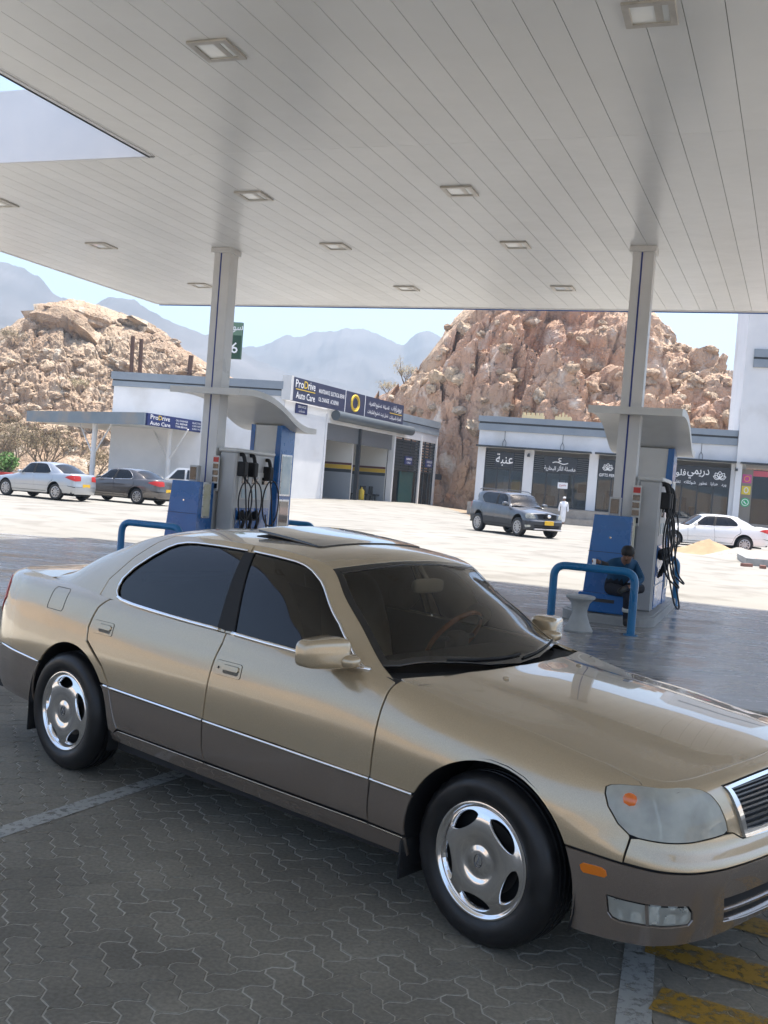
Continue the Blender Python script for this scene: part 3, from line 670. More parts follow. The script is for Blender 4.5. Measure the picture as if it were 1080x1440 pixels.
    for i in range(3):
        t = i/2.; v0 = .60+(1.30-.60)*t
        c.panel('lower_slat', [[(1.035-.045*t,v0),(1.25,v0-.09*(1-t)),(1.619,v0-.12*(1-t)),(1.619,v0-.12*(1-t)+.07),(1.25,v0-.09*(1-t)+.07),(1.035-.045*t,v0+.07)]], 'body', lowm, lb, off=-.004, gap=0, flange=.03, sp=.05)
    fl = c.panel('fog_light', [fog], 'body', m['foglens'], lb, off=-.006, gap=.004, flange=0, sp=.03)
    c.panel('reflector', [fog], 'body', m['reflector'], fl, off=-.022, gap=.002, flange=0, sp=.02)
    for k, sd in enumerate((1, -1)):
        pass
    return c, dict(fender=fr, front_door=d1, rear_door=d2, quarter=q, lower_bumper=lb, lens=lens, hood=hood_o, roof=roof, windscreen=ws, fog=fl)
# ---------------------------------------------------------------- the gold sedan
M['gold'] = paint('champagne gold paint', (.49,.39,.255), metal=.46, rough=.24)
M['taupe'] = paint('grey brown paint', (.215,.172,.140), metal=.45, rough=.25)
M['tyre'] = noisy('tyre rubber', (.008,.008,.009), (.016,.016,.017), 12, .42, rvar=.12, bump=.05, bscale=120, spec=.45)
M['leather'] = noisy('tan leather', (.34,.28,.20), (.40,.33,.24), 6, .5)
M['wood'] = noisy('walnut rim', (.18,.05,.012), (.30,.10,.03), 9, .2, stretch=(1,6,1), coat=.8)
M['dash'] = mat('dark dash', (.025,.022,.02), .6)
M['tint'] = glass('side window tint', (.05,.05,.052), 1.55)
M['screen'] = glass('windscreen glass', (.85,.85,.80), 1.5)
def lens_mat(name, haze):
    m, n, l, b = nodes(name); n.remove(b); out = n['Material Output']
    t = n.new('ShaderNodeBsdfTransparent'); t.inputs[0].default_value = (.95,.96,.93,1)
    d = n.new('ShaderNodeBsdfDiffuse'); d.inputs[0].default_value = (.86,.86,.76,1)
    g = n.new('ShaderNodeBsdfGlossy'); g.inputs['Roughness'].default_value = .04
    f = n.new('ShaderNodeFresnel'); f.inputs[0].default_value = 1.5
    tc = n.new('ShaderNodeTexCoord'); nz = n.new('ShaderNodeTexNoise'); nz.inputs['Scale'].default_value = 9; nz.inputs['Detail'].default_value = 6; l.new(tc.outputs['Object'], nz.inputs['Vector'])
    mr = n.new('ShaderNodeMapRange'); mr.inputs['From Min'].default_value = .35; mr.inputs['From Max'].default_value = .7; mr.inputs['To Min'].default_value = haze*.8; mr.inputs['To Max'].default_value = haze*1.2; l.new(nz.outputs[0], mr.inputs[0])
    a = n.new('ShaderNodeMixShader'); l.new(mr.outputs[0], a.inputs[0]); l.new(t.outputs[0], a.inputs[1]); l.new(d.outputs[0], a.inputs[2])
    x = n.new('ShaderNodeMixShader'); l.new(f.outputs[0], x.inputs[0]); l.new(a.outputs[0], x.inputs[1]); l.new(g.outputs[0], x.inputs[2]); l.new(x.outputs[0], out.inputs[0])
    return m
M['lens'] = lens_mat('aged headlight lens', .44)
M['clear'] = lens_mat('ribbed lens', .34)
def reflector_mat():
    m, n, l, b = nodes('lamp reflector'); b.inputs['Metallic'].default_value = .1; b.inputs['Roughness'].default_value = .25; b.inputs['Base Color'].default_value = (.82,.83,.80,1)
    tc = n.new('ShaderNodeTexCoord'); w = n.new('ShaderNodeTexWave'); w.inputs['Scale'].default_value = 22; w.inputs['Distortion'].default_value = .4; w.bands_direction = 'Y'; l.new(tc.outputs['Object'], w.inputs['Vector'])
    bp = n.new('ShaderNodeBump'); bp.inputs['Strength'].default_value = .5; bp.inputs['Distance'].default_value = .01; l.new(w.outputs[0], bp.inputs['Height']); l.new(bp.outputs[0], b.inputs['Normal'])
    return m
M['reflector'] = reflector_mat()
M['slat'] = mat('dark grille slat', (.06,.062,.066), .35, .3, coat=.4)
M['goldtrim'] = mat('sill trim', (.45,.40,.32), .2, .9)
M['wheelchrome'] = mat('wheel chrome', (.86,.86,.87), .13, 1.)
M['emblem'] = mat('emblem grey', (.12,.12,.125), .25, .8)
M['barrel'] = mat('wheel barrel', (.05,.05,.05), .5, .6)
M['disc'] = mat('brake disc', (.16,.15,.14), .4, .9)
hero = thing('parked_sedan', 'champagne gold sedan with grey brown lower body and chrome wheels parked on zigzag pavers', 'car', (1.040, 4.485, 0), R(-39.65))
hm = dict(upper=M['gold'], lower=M['taupe'], trim=M['chrome'], glass=M['tint'], ws=M['screen'], lens=M['lens'], reflector=M['reflector'], foglens=M['clear'], slat=M['slat'], silltrim=M['goldtrim'])
HC, HP = build_sedan(hero, hm, fine=.75, hero=True)
wm = dict(tyre=M['tyre'], rim=M['wheelchrome'], barrel=M['barrel'], disc=M['disc'], emblem=M['emblem'])
for x, sd, st in ((0, 1, R(-5)), (0, -1, R(-5)), (-2.8415, 1, 0), (-2.8415, -1, 0)):
    wheel(hero, x, -.785*sd, sd, 'star', wm, st, rad=.333)
def superell(c, d, p=2.6, nu=26, nv=14, fn=None):
    V = []; F = []
    sg = lambda t, e: math.copysign(abs(t)**e, t)
    for j in range(nv+1):
        ph = -math.pi/2+math.pi*j/nv
        for i in range(nu):
            th = 2*math.pi*i/nu; e = 2/p
            q = (d[0]*sg(math.cos(ph), e)*sg(math.cos(th), e), d[1]*sg(math.cos(ph), e)*sg(math.sin(th), e), d[2]*sg(math.sin(ph), e))
            if fn: q = fn(q)
            V.append((c[0]+q[0], c[1]+q[1], c[2]+q[2]))
    for j in range(nv):
        for i in range(nu): F.append((j*nu+i, j*nu+(i+1) % nu, (j+1)*nu+(i+1) % nu, (j+1)*nu+i))
    return V, F
def two(name, V, F, m, parent, smooth=True):
    return HC.both(name, np.array(V, float), F, None, m, parent)
# door mirrors
V, F = superell((-.845,-.965,1.003), (.068,.116,.066), 4.6, fn=lambda q: (q[0]*(1+.35*(q[1]/.108))+(-.03*(q[1]/.108) if False else 0)-.10*q[1]*-1, q[1], q[2]*(1-.10*(q[1]/.108)*-1)))
mir = two('wing_mirror', V, F, M['gold'], HP['front_door'])
V, F = superell((-.775,-.865,.972), (.062,.05,.030), 2.6)
two('mirror_arm', V, F, M['gold'], HP['front_door'])
# door handles: recessed cup with a pull
for door, (x0, x1, z0, z1) in ((HP['front_door'], (-1.570,-1.395,.778,.845)), (HP['rear_door'], (-2.600,-2.425,.820,.888))):
    def rr(x0, x1, z0, z1, rd=.012):
        pts = []
        for cx_, cz_, a in ((x1-rd, z1-rd, 0), (x0+rd, z1-rd, 90), (x0+rd, z0+rd, 180), (x1-rd, z0+rd, 270)):
            for k in range(5): t = R(a+22.5*k); pts.append((cx_+rd*math.cos(t), cz_+rd*math.sin(t)))
        return Zs(pts)
    o_ = rr(x0, x1, z0, z1); i_ = rr(x0+.012, x1-.012, z0+.010, z1-.010)
    HC.panel('handle_plate', [o_, rr(x0+.05, x1-.014, z0+.012, z1-.012)] if x0 < -2 else [o_, rr(x0+.05, x1-.014, z0+.012, z1-.012)], 'body', M['gold'], door, off=.003, gap=0, flange=.006, sp=.02)
    HC.panel('handle_recess', [rr(x0+.045, x1-.010, z0+.008, z1-.008)], 'body', mat('handle recess', (.10,.085,.06), .4), door, off=.0012, gap=0, flange=0, sp=.03)
    HC.panel('handle', [rr(x0+.052, x1-.016, z0+.030, z1-.013, .008)], 'body', M['gold'], door, off=.010, gap=0, flange=.008, sp=.02)
    HC.ribbon('handle_seam', [o_[i] for i in range(len(o_))], 'body', M['black'], .0016, door, off=.0012, closed=True, n=5)
# keyhole and fuel flap seam
HC.ribbon('keyhole', Zs([(-1.552,.812),(-1.548,.812)]), 'body', M['slat'], .007, HP['front_door'], off=.003, sides=(1,-1))
fl_ = Zs([(-3.100,.885),(-3.105,.90),(-3.090,.995),(-3.075,1.010),(-2.945,1.010),(-2.932,.995),(-2.938,.90),(-2.950,.885)])
HC.ribbon('fuel_flap', fl_, 'body', M['black'], .0018, [HP['quarter'][0]], off=.0003, closed=True, sides=(1,), n=5)
# side markers and two small reflectors
mk = [(.425,1.60),(.435,1.66),(.505,1.70),(.522,1.66),(.527,1.55),(.52,1.50),(.44,1.45),(.43,1.50)]
HC.panel('side_marker', [mk], 'body', M['amber'], HP['lower_bumper'], off=.006, gap=0, flange=.008, sp=.02)
# corner lamp: divider and amber bulb, headlight projector bowls
HC.panel('lamp_divider', [[(.604,5.9),(.640,5.2),(.665,4.46),(.690,3.75),(.698,3.24),(.712,3.24),(.704,3.75),(.679,4.46),(.654,5.2),(.618,5.9)]], 'body', mat('lamp divider', (.30,.30,.27), .3, .3), HP['lens'], off=-.006, gap=0, flange=.045, sp=.03)
def on_body(a, v, off): return HC.body(np.array([a]), np.array([v]), off)[0]
p = on_body(.565, 4.5, -.034); V, F = superell(p, (.040,.036,.036), 2.2, 14, 8)
two('bulb', V, F, mat('amber bulb', (.75,.16,.02), .25, coat=1), HP['lens'])
for a, v, r_ in ((.80, 4.45, .056), (.955, 4.25, .044)):
    p = on_body(a, v, -.050); nn = plan_n(np.array([a]))[0]
    prof = [(.004, -.03), (r_*.45, -.026), (r_*.8, -.010), (r_, .012), (r_+.004, .012)]
    Vl, Fl = lathe_vf(prof, 24); zx = Vector((nn[0]*.3+.7, nn[1]*.5, 0)).normalized(); sx = Vector((-zx.y, zx.x, 0)); sz = Vector((0,0,1))
    Vl = [tuple(Vector(p)+sx*q[0]+sz*q[1]+zx*q[2]) for q in Vl]
    two('lamp_bowl', Vl, Fl, mat('lamp bowl', (.88,.88,.87), .10, 1.), HP['lens'])
HC.panel('fog_divider', [[(.664,1.14),(.676,1.15),(.684,.66),(.672,.65)]], 'body', M['taupe'], HP['fog'], off=-.003, gap=0, flange=.02, sp=.02)
# mud flaps
mb = MB(); mb.box((-.385,-.80,.225), (.012,.20,.16), b=.004); two('mud_flap', mb.V, mb.F, M['black'], None)
mb = MB(); mb.box((-3.20,-.80,.26), (.012,.18,.22), b=.004); two('mud_flap', mb.V, mb.F, M['black'], None)
# sunroof tilted up at the rear
sr = [(x, y) for x, y in ((-1.40,-.40),(-1.415,-.42),(-1.86,-.42),(-1.885,-.40),(-1.885,.40),(-1.86,.42),(-1.415,.42),(-1.40,.40))]
def sunroof(u, v, lift=.006): 
    P = top(u, v); P[:, 2] += lift+.034*np.clip((-1.40-u)/.48, 0, 1); return P
HC.panel('sunroof_opening', [[(x*1.0, y*1.0) for x, y in sr]], lambda u, v: top(u, v)+np.array((0,0,.0012)), M['black'], HP['roof'], sides=(1,), gap=-.006, flange=0, out=(0,0,1), ev=2e-3)
HC.panel('sunroof', [sr], sunroof, mat('sunroof glass', (.02,.018,.014), .05, coat=1), HP['roof'], sides=(1,), gap=0, flange=.014, out=(0,0,1), ev=2e-3)
# cowl, wipers, washer jets
mb = MB(); ys = np.linspace(-.76, .76, 17)
for i, y in enumerate(ys):
    q = 1-(y/.76)**2; mb.V += [(-.70+.27*q, y, .932+.010*q), (-.455+.09*q, y, .925+.012*q)]
mb.V = [(x, y, z-.012) for x, y, z in mb.V]; mb.F = [(2*i, 2*i+1, 2*i+3, 2*i+2) for i in range(16)]; mb.mi = [0]*16
mb.build('cowl', M['black'], hero)
for y0, y1 in ((-.46, .06), (.06, .56)):
    mb = MB(); P = []
    for t in np.linspace(0, 1, 9):
        y = y0+(y1-y0)*t; x = -.455-.02*t-.21*(y/.75)**2; P.append((x, y, float(top(np.array([x]), np.array([y]))[0, 2])+.006))
    mb.tube(P, .006, 6); mb.build('wiper', M['black'], hero)
for y in (-.33, .33):
    mb = MB(); z_ = float(hood(np.array([-.30]), np.array([y]))[0, 2]); V, F = superell((-.30,y,z_+.003), (.016,.012,.008), 2.2, 12, 6); mb.add(V, F); mb.build('washer_jet', M['gold'], HP['hood'][0], True)
# cabin
mb = MB(); mb.box((-.78,0,.78), (.62,1.44,.26), b=.08); mb.box((-.70,0,.88), (.50,1.40,.08), b=.03); mb.build('dashboard', M['dash'], hero, 'auto')
mb = MB(); mb.box((-2.05,0,.50), (2.1,1.5,.10)); mb.build('cabin_floor', M['dash'], hero)
for y in (-.37, .37):
    s_ = MB(); V, F = superell((-1.50,y,.60), (.27,.25,.10), 4, 20, 10); s_.add(V, F)
    V, F = superell((-1.80,y,.88), (.10,.245,.34), 4, 20, 10, fn=lambda q: (q[0]-.28*q[2], q[1]*(1-.15*max(0, q[2])/.34), q[2])); s_.add(V, F)
    st = s_.build('front_seat', M['leather'], hero, True)
    V, F = superell((-1.93,y,1.225), (.055,.135,.085), 3.4, 18, 10); h_ = MB(); h_.add(V, F); h_.build('headrest', M['leather'], st, True)
s_ = MB(); V, F = superell((-2.45,0,.62), (.28,.66,.13), 4, 24, 10); s_.add(V, F); V, F = superell((-2.78,0,.90), (.12,.66,.34), 4, 24, 10, fn=lambda q: (q[0]-.3*q[2], q[1], q[2])); s_.add(V, F); s_.build('rear_seat', M['leather'], hero, True)
# steering wheel (left-hand drive)
sw = MB(); cx_, cy_, cz_ = -1.09, .37, .945; ring = []
ax = Vector((-.80, 0, .60)).normalized(); s1 = Vector((0,1,0)); s2 = ax.cross(s1).normalized()
for i in range(33):
    a = 2*math.pi*i/32; ring.append(Vector((cx_,cy_,cz_))+(s1*math.cos(a)+s2*math.sin(a))*.185)
sw.tube(ring, .015, 10, cap=False); sw_o = sw.build('steering_wheel', M['wood'], hero, True)
hb = MB(); V, F = superell((cx_+.02,cy_,cz_-.02), (.05,.07,.06), 3, 14, 8); hb.add(V, F)
for a in (0, math.pi, -math.pi/2): hb.tube([Vector((cx_+.01,cy_,cz_-.01)), Vector((cx_,cy_,cz_))+(s1*math.cos(a)+s2*math.sin(a)*-1)*.18], .014, 6)
hb.build('wheel_hub', M['dash'], sw_o, True)
rm_ = MB(); V, F = superell((-1.02,0,1.245), (.022,.125,.037), 4, 20, 8); rm_.add(V, F); rm_.tube([(-1.02,0,1.27),(-1.08,0,1.335)], .012, 8); rm_.build('rear_view_mirror', mat('beige mirror shell', (.42,.36,.27), .5), hero, True)
mb = MB(); mb.box((-1.98,0,1.02), (.10,.03,.03)); mb.tube([(-2.72,-.5,1.10),(-2.72,.5,1.10)], .03, 8); mb.build('rear_shelf', M['dash'], hero)
# exhaust and front apron lip
mb = MB(); mb.tube([(-3.6,-.45,.26),(-4.02,-.45,.25)], .028, 10); mb.build('exhaust', M['steel'], hero, True)
# ---------------------------------------------------------------- ground
A_ = Vector((math.cos(R(19.7)), -math.sin(R(19.7)), 0)); B_ = Vector((math.sin(R(22.5)), math.cos(R(22.5)), 0))
def sst(a, b, x):
    t = min(1., max(0., (x-a)/(b-a))); return t*t*(3-2*t)
def ground_z(x, y):
    return .25*sst(19, 42, y)+.38*sst(48, 74, y)*sst(9, 1, x)+.9*sst(85, 140, y)*sst(0,-30,x)
M['sand'] = noisy('desert ground', (.30,.225,.16), (.40,.32,.235), .35, .95, bump=.5, bscale=3, spec=.1, grime=((.22,.17,.125), 1.7, .52, .62))
M['concrete'] = noisy('sunlit concrete', (.245,.232,.205), (.305,.291,.262), .22, .85, bump=.15, bscale=9, spec=.2, rvar=.08, grime=((.185,.172,.15), .9, .50, .72))
def wet_mat():
    m, n, l, b = nodes('worn glossy concrete')
    g = n.new('ShaderNodeNewGeometry'); mp = n.new('ShaderNodeMapping'); mp.inputs['Rotation'].default_value = (0,0,R(19.7)); mp.inputs['Scale'].default_value = (.55,1.5,1); l.new(g.outputs['Position'], mp.inputs[0])
    t = n.new('ShaderNodeTexNoise'); t.inputs['Scale'].default_value = 1.1; t.inputs['Detail'].default_value = 9; t.inputs['Roughness'].default_value = .65; l.new(mp.outputs[0], t.inputs['Vector'])
    r = ramp(n, [(.30,(.16,.158,.15)),(.52,(.245,.24,.23)),(.72,(.33,.325,.31))]); l.new(t.outputs[0], r.inputs[0]); l.new(r.outputs[0], b.inputs['Base Color'])
    mr = n.new('ShaderNodeMapRange'); mr.inputs['From Min'].default_value = .35; mr.inputs['From Max'].default_value = .7; mr.inputs['To Min'].default_value = .12; mr.inputs['To Max'].default_value = .36; l.new(t.outputs[0], mr.inputs[0]); l.new(mr.outputs[0], b.inputs['Roughness'])
    t2 = n.new('ShaderNodeTexNoise'); t2.inputs['Scale'].default_value = 14; t2.inputs['Detail'].default_value = 6; l.new(g.outputs['Position'], t2.inputs['Vector'])
    bp = n.new('ShaderNodeBump'); bp.inputs['Strength'].default_value = .08; bp.inputs['Distance'].default_value = .02; l.new(t2.outputs[0], bp.inputs['Height']); l.new(bp.outputs[0], b.inputs['Normal'])
    b.inputs['Specular IOR Level'].default_value = .5
    return m
M['wet'] = wet_mat()
def sheet(name, xs, ys, dz, m, fn=ground_z):
    V = [(x, y, fn(x, y)+dz) for y in ys for x in xs]; nx = len(xs)
    F = [(j*nx+i, j*nx+i+1, (j+1)*nx+i+1, (j+1)*nx+i) for j in range(len(ys)-1) for i in range(nx-1)]
    return structure(mesh(name, V, F, m, smooth=True))
sheet('ground', [-6000,-1500,-400,-150,-80,-40,-25,-15,-8,0,5,10,15,25,40,80,200,800,6000], [-4000,-800,-200,-60,-20,5,19,22,25,28,31,34,37,40,42,45,50,55,60,65,70,75,80,90,100,110,125,140,200,600,6000], -.03, M['sand'])
# sunlit concrete apron
V = []; xs = np.linspace(-34, 40, 38); ys = np.r_[np.linspace(-30, 18, 10), np.linspace(19, 84, 40)]
ap = sheet('forecourt', list(xs), list(ys), -.022, M['concrete'])
# glossy slab under the canopy, cast in bays with saw-cut joints
def uv(p, q): return A_*p+B_*q       # skewed canopy grid
org = Vector((3.68, 15.5, 0))         # right-hand column
slab = structure(link(bpy.data.objects.new('canopy_slab', None)))
q0, q1 = -6.30, 4.2
for i in range(-6, 4):
    for j in range(3):
        p0, p1 = i*3.0-.55, (i+1)*3.0-.55; a0, a1 = q0+(q1-q0)*j/3, q0+(q1-q0)*(j+1)/3
        g_ = .006; P = [org+uv(p0+g_, a0+g_), org+uv(p1-g_, a0+g_), org+uv(p1-g_, a1-g_), org+uv(p0+g_, a1-g_)]
        V = [(p.x, p.y, -.002) for p in P]+[(p.x, p.y, -.05) for p in P]
        mesh('slab_bay', V, [(0,1,2,3),(0,4,5,1),(1,5,6,2),(2,6,7,3),(3,7,4,0)], M['wet'], slab)
P = [org+uv(-16.0, q0-.05), org+uv(12, q0-.05), org+uv(12, q1+.05), org+uv(-16.0, q1+.05)]
mesh('slab_joint', [(p.x, p.y, -.012) for p in P], [(0,1,2,3)], mat('joint filler', (.03,.03,.03), .9), slab)
# ---------------------------------------------------------------- zigzag pavers, herringbone
UB = .1067; PX = Vector((.928,.373,0)).normalized(); PY = Vector((-.373,.928,0)).normalized(); PO = Vector((-.5496,3.860,0))
def paver_mat():
    m, n, l, b = nodes('grey concrete paver')
    oi = n.new('ShaderNodeObjectInfo'); g = n.new('ShaderNodeNewGeometry')
    t = n.new('ShaderNodeTexNoise'); t.inputs['Scale'].default_value = 60; t.inputs['Detail'].default_value = 7; l.new(g.outputs['Position'], t.inputs['Vector'])
    t2 = n.new('ShaderNodeTexNoise'); t2.inputs['Scale'].default_value = 1.3; t2.inputs['Detail'].default_value = 6; l.new(g.outputs['Position'], t2.inputs['Vector'])
    r = ramp(n, [(.30,(.190,.174,.142)),(.70,(.282,.259,.213))]); l.new(t.outputs[0], r.inputs[0])
    r2 = ramp(n, [(.35,(.72,.72,.72)),(.65,(1.08,1.08,1.06))]); l.new(t2.outputs[0], r2.inputs[0])
    mx = n.new('ShaderNodeMix'); mx.data_type = 'RGBA'; mx.blend_type = 'MULTIPLY'; mx.inputs['Factor'].default_value = 1; l.new(r.outputs[0], mx.inputs['A']); l.new(r2.outputs[0], mx.inputs['B'])
    v = n.new('ShaderNodeTexWhiteNoise'); v.noise_dimensions = '3D'
    sn = n.new('ShaderNodeVectorMath'); sn.operation = 'SNAP'; sn.inputs[1].default_value = (.15,.15,10); l.new(g.outputs['Position'], sn.inputs[0]); l.new(sn.outputs[0], v.inputs['Vector'])
    hs = n.new('ShaderNodeHueSaturation'); mr = n.new('ShaderNodeMapRange'); mr.inputs['To Min'].default_value = .94; mr.inputs['To Max'].default_value = 1.06; l.new(oi.outputs['Random'], mr.inputs[0]); l.new(mr.outputs[0], hs.inputs['Value']); l.new(mx.outputs['Result'], hs.inputs['Color'])
    l.new(hs.outputs[0], b.inputs['Base Color']); b.inputs['Roughness'].default_value = .78; b.inputs['Specular IOR Level'].default_value = .3
    bp = n.new('ShaderNodeBump'); bp.inputs['Strength'].default_value = .35; bp.inputs['Distance'].default_value = .004; l.new(t.outputs[0], bp.inputs['Height']); l.new(bp.outputs[0], b.inputs['Normal'])
    return m
M['paver'] = paver_mat()
M['pjoint'] = noisy('sandy joint', (.34,.325,.285), (.52,.50,.44), 40, .95, world=True)
paving = structure(link(bpy.data.objects.new('paving', None)))
def wave(t):
    """interlocking edge, one tooth per unit"""
    f_ = t-math.floor(t); a = .0105
    return a*(4*f_ if f_ < .25 else (2-4*f_) if f_ < .75 else 4*f_-4)
def edge_pts(p, q, n=4):
    out = []
    for k in range(n*int(round(max(abs(q[0]-p[0]), abs(q[1]-p[1]))))):
        N_ = n*int(round(max(abs(q[0]-p[0]), abs(q[1]-p[1])))); t = k/N_; x = p[0]+(q[0]-p[0])*t; y = p[1]+(q[1]-p[1])*t
        out.append((x*UB+(0 if p[1] == q[1] else wave(y)), y*UB+(0 if p[0] == q[0] else wave(x))))
    return out
def paver_vf(w, h):
    o = []
    for a, b in (((0,0),(w,0)),((w,0),(w,h)),((w,h),(0,h)),((0,h),(0,0))): o += edge_pts(a, b)
    L = shrink(np.array(o), .0030); I = shrink(np.array(o), .0056); n = len(L)
    V = [(x, y, 0.) for x, y in I]+[(x, y, -.003) for x, y in L]+[(x, y, -.02) for x, y in L]
    F = [tuple(range(n))]+[(n+i, n+(i+1) % n, (i+1) % n, i) for i in range(n)]+[(2*n+i, 2*n+(i+1) % n, n+(i+1) % n, n+i) for i in range(n)]
    return V, F
PVH, PVV = paver_vf(2, 1), paver_vf(1, 2)
_ph = mesh('paver', *PVH, M['paver']); _pv = mesh('paver', *PVV, M['paver']); meH, meV = _ph.data, _pv.data
bpy.data.objects.remove(_ph); bpy.data.objects.remove(_pv)
def px_of(P):
    v = P-Vector((0,0,1.733)); w = v.dot(_F)
    if w < .3: return None
    return (540+1408*v.dot(_R)/w, 720-1408*v.dot(_U)/w, w)
cells = []
kerb_n = Vector((-A_.y, A_.x, 0))
edge_q = (org+B_*q0-A_*0)
for i in range(-72, 72):
    for j in range(-60, 110):
        c_ = (i-j) % 4
        if c_ == 0: w, h, me = 2, 1, meH
        elif c_ == 3: w, h, me = 1, 2, meV
        else: continue
        P = PO+PX*(i*UB)+PY*(j*UB); ce = P+PX*(w*UB/2)+PY*(h*UB/2)
        if (ce-edge_q).dot(kerb_n) > -.02 or ce.y < -2.5 or abs(ce.x) > 6.2: continue
        cells.append((P, ce, i, j, w, h, me))
def hidden_by_car(P):
    d = P-Vector((1.040,4.485,0)); x = d.x*math.cos(R(-39.65))+d.y*math.sin(R(-39.65)); y = -d.x*math.sin(R(-39.65))+d.y*math.cos(R(-39.65))
    return -3.9 < x < .8 and y > -.45
vis = []
rest = []
for c_ in cells:
    q = px_of(c_[1])
    if q and -20 < q[0] < 1100 and 900 < q[1] < 1470 and not hidden_by_car(c_[1]): vis.append((q[2], c_))
    else: rest.append(c_)
vis.sort(key=lambda t: t[0])
rng = random.Random(3)
for k, (_, (P, ce, i, j, w, h, me)) in enumerate(vis[:300]):
    o = bpy.data.objects.new('paver', me); COL.objects.link(o); o.parent = paving
    o.location = (P.x, P.y, rng.uniform(-.0012, .0012)); o.rotation_euler = (rng.uniform(-.004,.004), rng.uniform(-.004,.004), math.atan2(PX.y, PX.x))
mb = MB()
for P, ce, i, j, w, h, me in rest+[t[1] for t in vis[300:]]:
    dz = rng.uniform(-.0012, .0012)
    V, F = PVH if w == 2 else PVV
    mb.add([(P.x+PX.x*v[0]+PY.x*v[1], P.y+PX.y*v[0]+PY.y*v[1], v[2]+dz) for v in V], F)
stuff(mb.build('paver_field', M['paver'], paving))
Pq = [edge_q+A_*-12, edge_q+A_*12]
mesh('paver_bed', [(-9,-4,-.0032),(9,-4,-.0032),(Pq[1].x,Pq[1].y,-.0032),(Pq[0].x,Pq[0].y,-.0032)], [(0,1,2,3)], M['pjoint'], paving)
# painted markings lie on the pavers as thin worn sheets
def marking(name, quads, m, z=.0035):
    mb = MB()
    for q in quads: mb.add([(x, y, z) for x, y in q], [tuple(range(len(q)))])
    return structure(mb.build(name, m))
def worn(name, c, thr):
    m, n, l, b = nodes(name); out = n['Material Output']; b.inputs['Base Color'].default_value = (*c, 1); b.inputs['Roughness'].default_value = .6
    g = n.new('ShaderNodeNewGeometry'); t = n.new('ShaderNodeTexNoise'); t.inputs['Scale'].default_value = 22; t.inputs['Detail'].default_value = 9; t.inputs['Roughness'].default_value = .7; l.new(g.outputs['Position'], t.inputs['Vector'])
    r = ramp(n, [(thr-.08,(0,0,0)),(thr+.10,(.88,.88,.88))]); l.new(t.outputs[0], r.inputs[0])
    tr = n.new('ShaderNodeBsdfTransparent'); x = n.new('ShaderNodeMixShader'); l.new(r.outputs[0], x.inputs[0]); l.new(tr.outputs[0], x.inputs[1]); l.new(b.outputs[0], x.inputs[2]); l.new(x.outputs[0], out.inputs[0])
    return m
M['wline'] = worn('worn white paint', (.42,.42,.39), .40); M['yline'] = worn('worn yellow paint', (.40,.23,.025), .43)
d = Vector((1.13,-.6+.6,0))
def strip_q(p, q, w):
    p = Vector(p); q = Vector(q); s = (q-p).normalized(); nn = Vector((-s.y, s.x))*w/2
    return [tuple(p+nn), tuple(q+nn), tuple(q-nn), tuple(p-nn)]
marking('white_bay_line', [strip_q((-2.75,2.55), (-.5,6.75), .115)], M['wline'])
marking('white_edge_line', [strip_q((.845,2.9), (1.27,4.35), .117)], M['wline'])
marking('yellow_hatching', [[(1.045,3.42),(1.14,3.585),(1.95,3.16),(1.95,2.94)], [(1.145,3.86),(1.205,4.04),(2.25,3.46),(2.25,3.22)], [(1.28,4.34),(1.35,4.50),(2.5,3.84),(2.5,3.62)]], M['yline'], .007)
# ---------------------------------------------------------------- canopy
HZ = 5.7
canopy = thing('fuel_station_canopy', 'wide white panelled canopy roof on two square columns over the fuel pumps', 'canopy', (org.x, org.y, 0))
OO = Vector((org.x, org.y, 0))
def ceiling_mat():
    m, n, l, b = nodes('white ceiling panel')
    g = n.new('ShaderNodeNewGeometry'); oi = n.new('ShaderNodeObjectInfo')
    t = n.new('ShaderNodeTexNoise'); t.inputs['Scale'].default_value = .8; t.inputs['Detail'].default_value = 6; l.new(g.outputs['Position'], t.inputs['Vector'])
    r = ramp(n, [(.3,(.72,.725,.715)),(.7,(.77,.775,.765))]); l.new(t.outputs[0], r.inputs[0])
    hs = n.new('ShaderNodeHueSaturation'); mr = n.new('ShaderNodeMapRange'); mr.inputs['To Min'].default_value = .965; mr.inputs['To Max'].default_value = 1.03; l.new(oi.outputs['Random'], mr.inputs[0]); l.new(mr.outputs[0], hs.inputs['Value']); l.new(r.outputs[0], hs.inputs['Color']); l.new(hs.outputs[0], b.inputs['Base Color'])
    b.inputs['Roughness'].default_value = .24; b.inputs['Specular IOR Level'].default_value = .45
    t2 = n.new('ShaderNodeTexNoise'); t2.inputs['Scale'].default_value = 2.3; t2.inputs['Detail'].default_value = 2; l.new(g.outputs['Position'], t2.inputs['Vector'])
    bp = n.new('ShaderNodeBump'); bp.inputs['Strength'].default_value = .28; bp.inputs['Distance'].default_value = .03; l.new(t2.outputs[0], bp.inputs['Height']); l.new(bp.outputs[0], b.inputs['Normal'])
    return m
M['ceil'] = ceiling_mat()
M['dark'] = mat('shadow gap', (.05,.05,.05), .9)
PW = .32
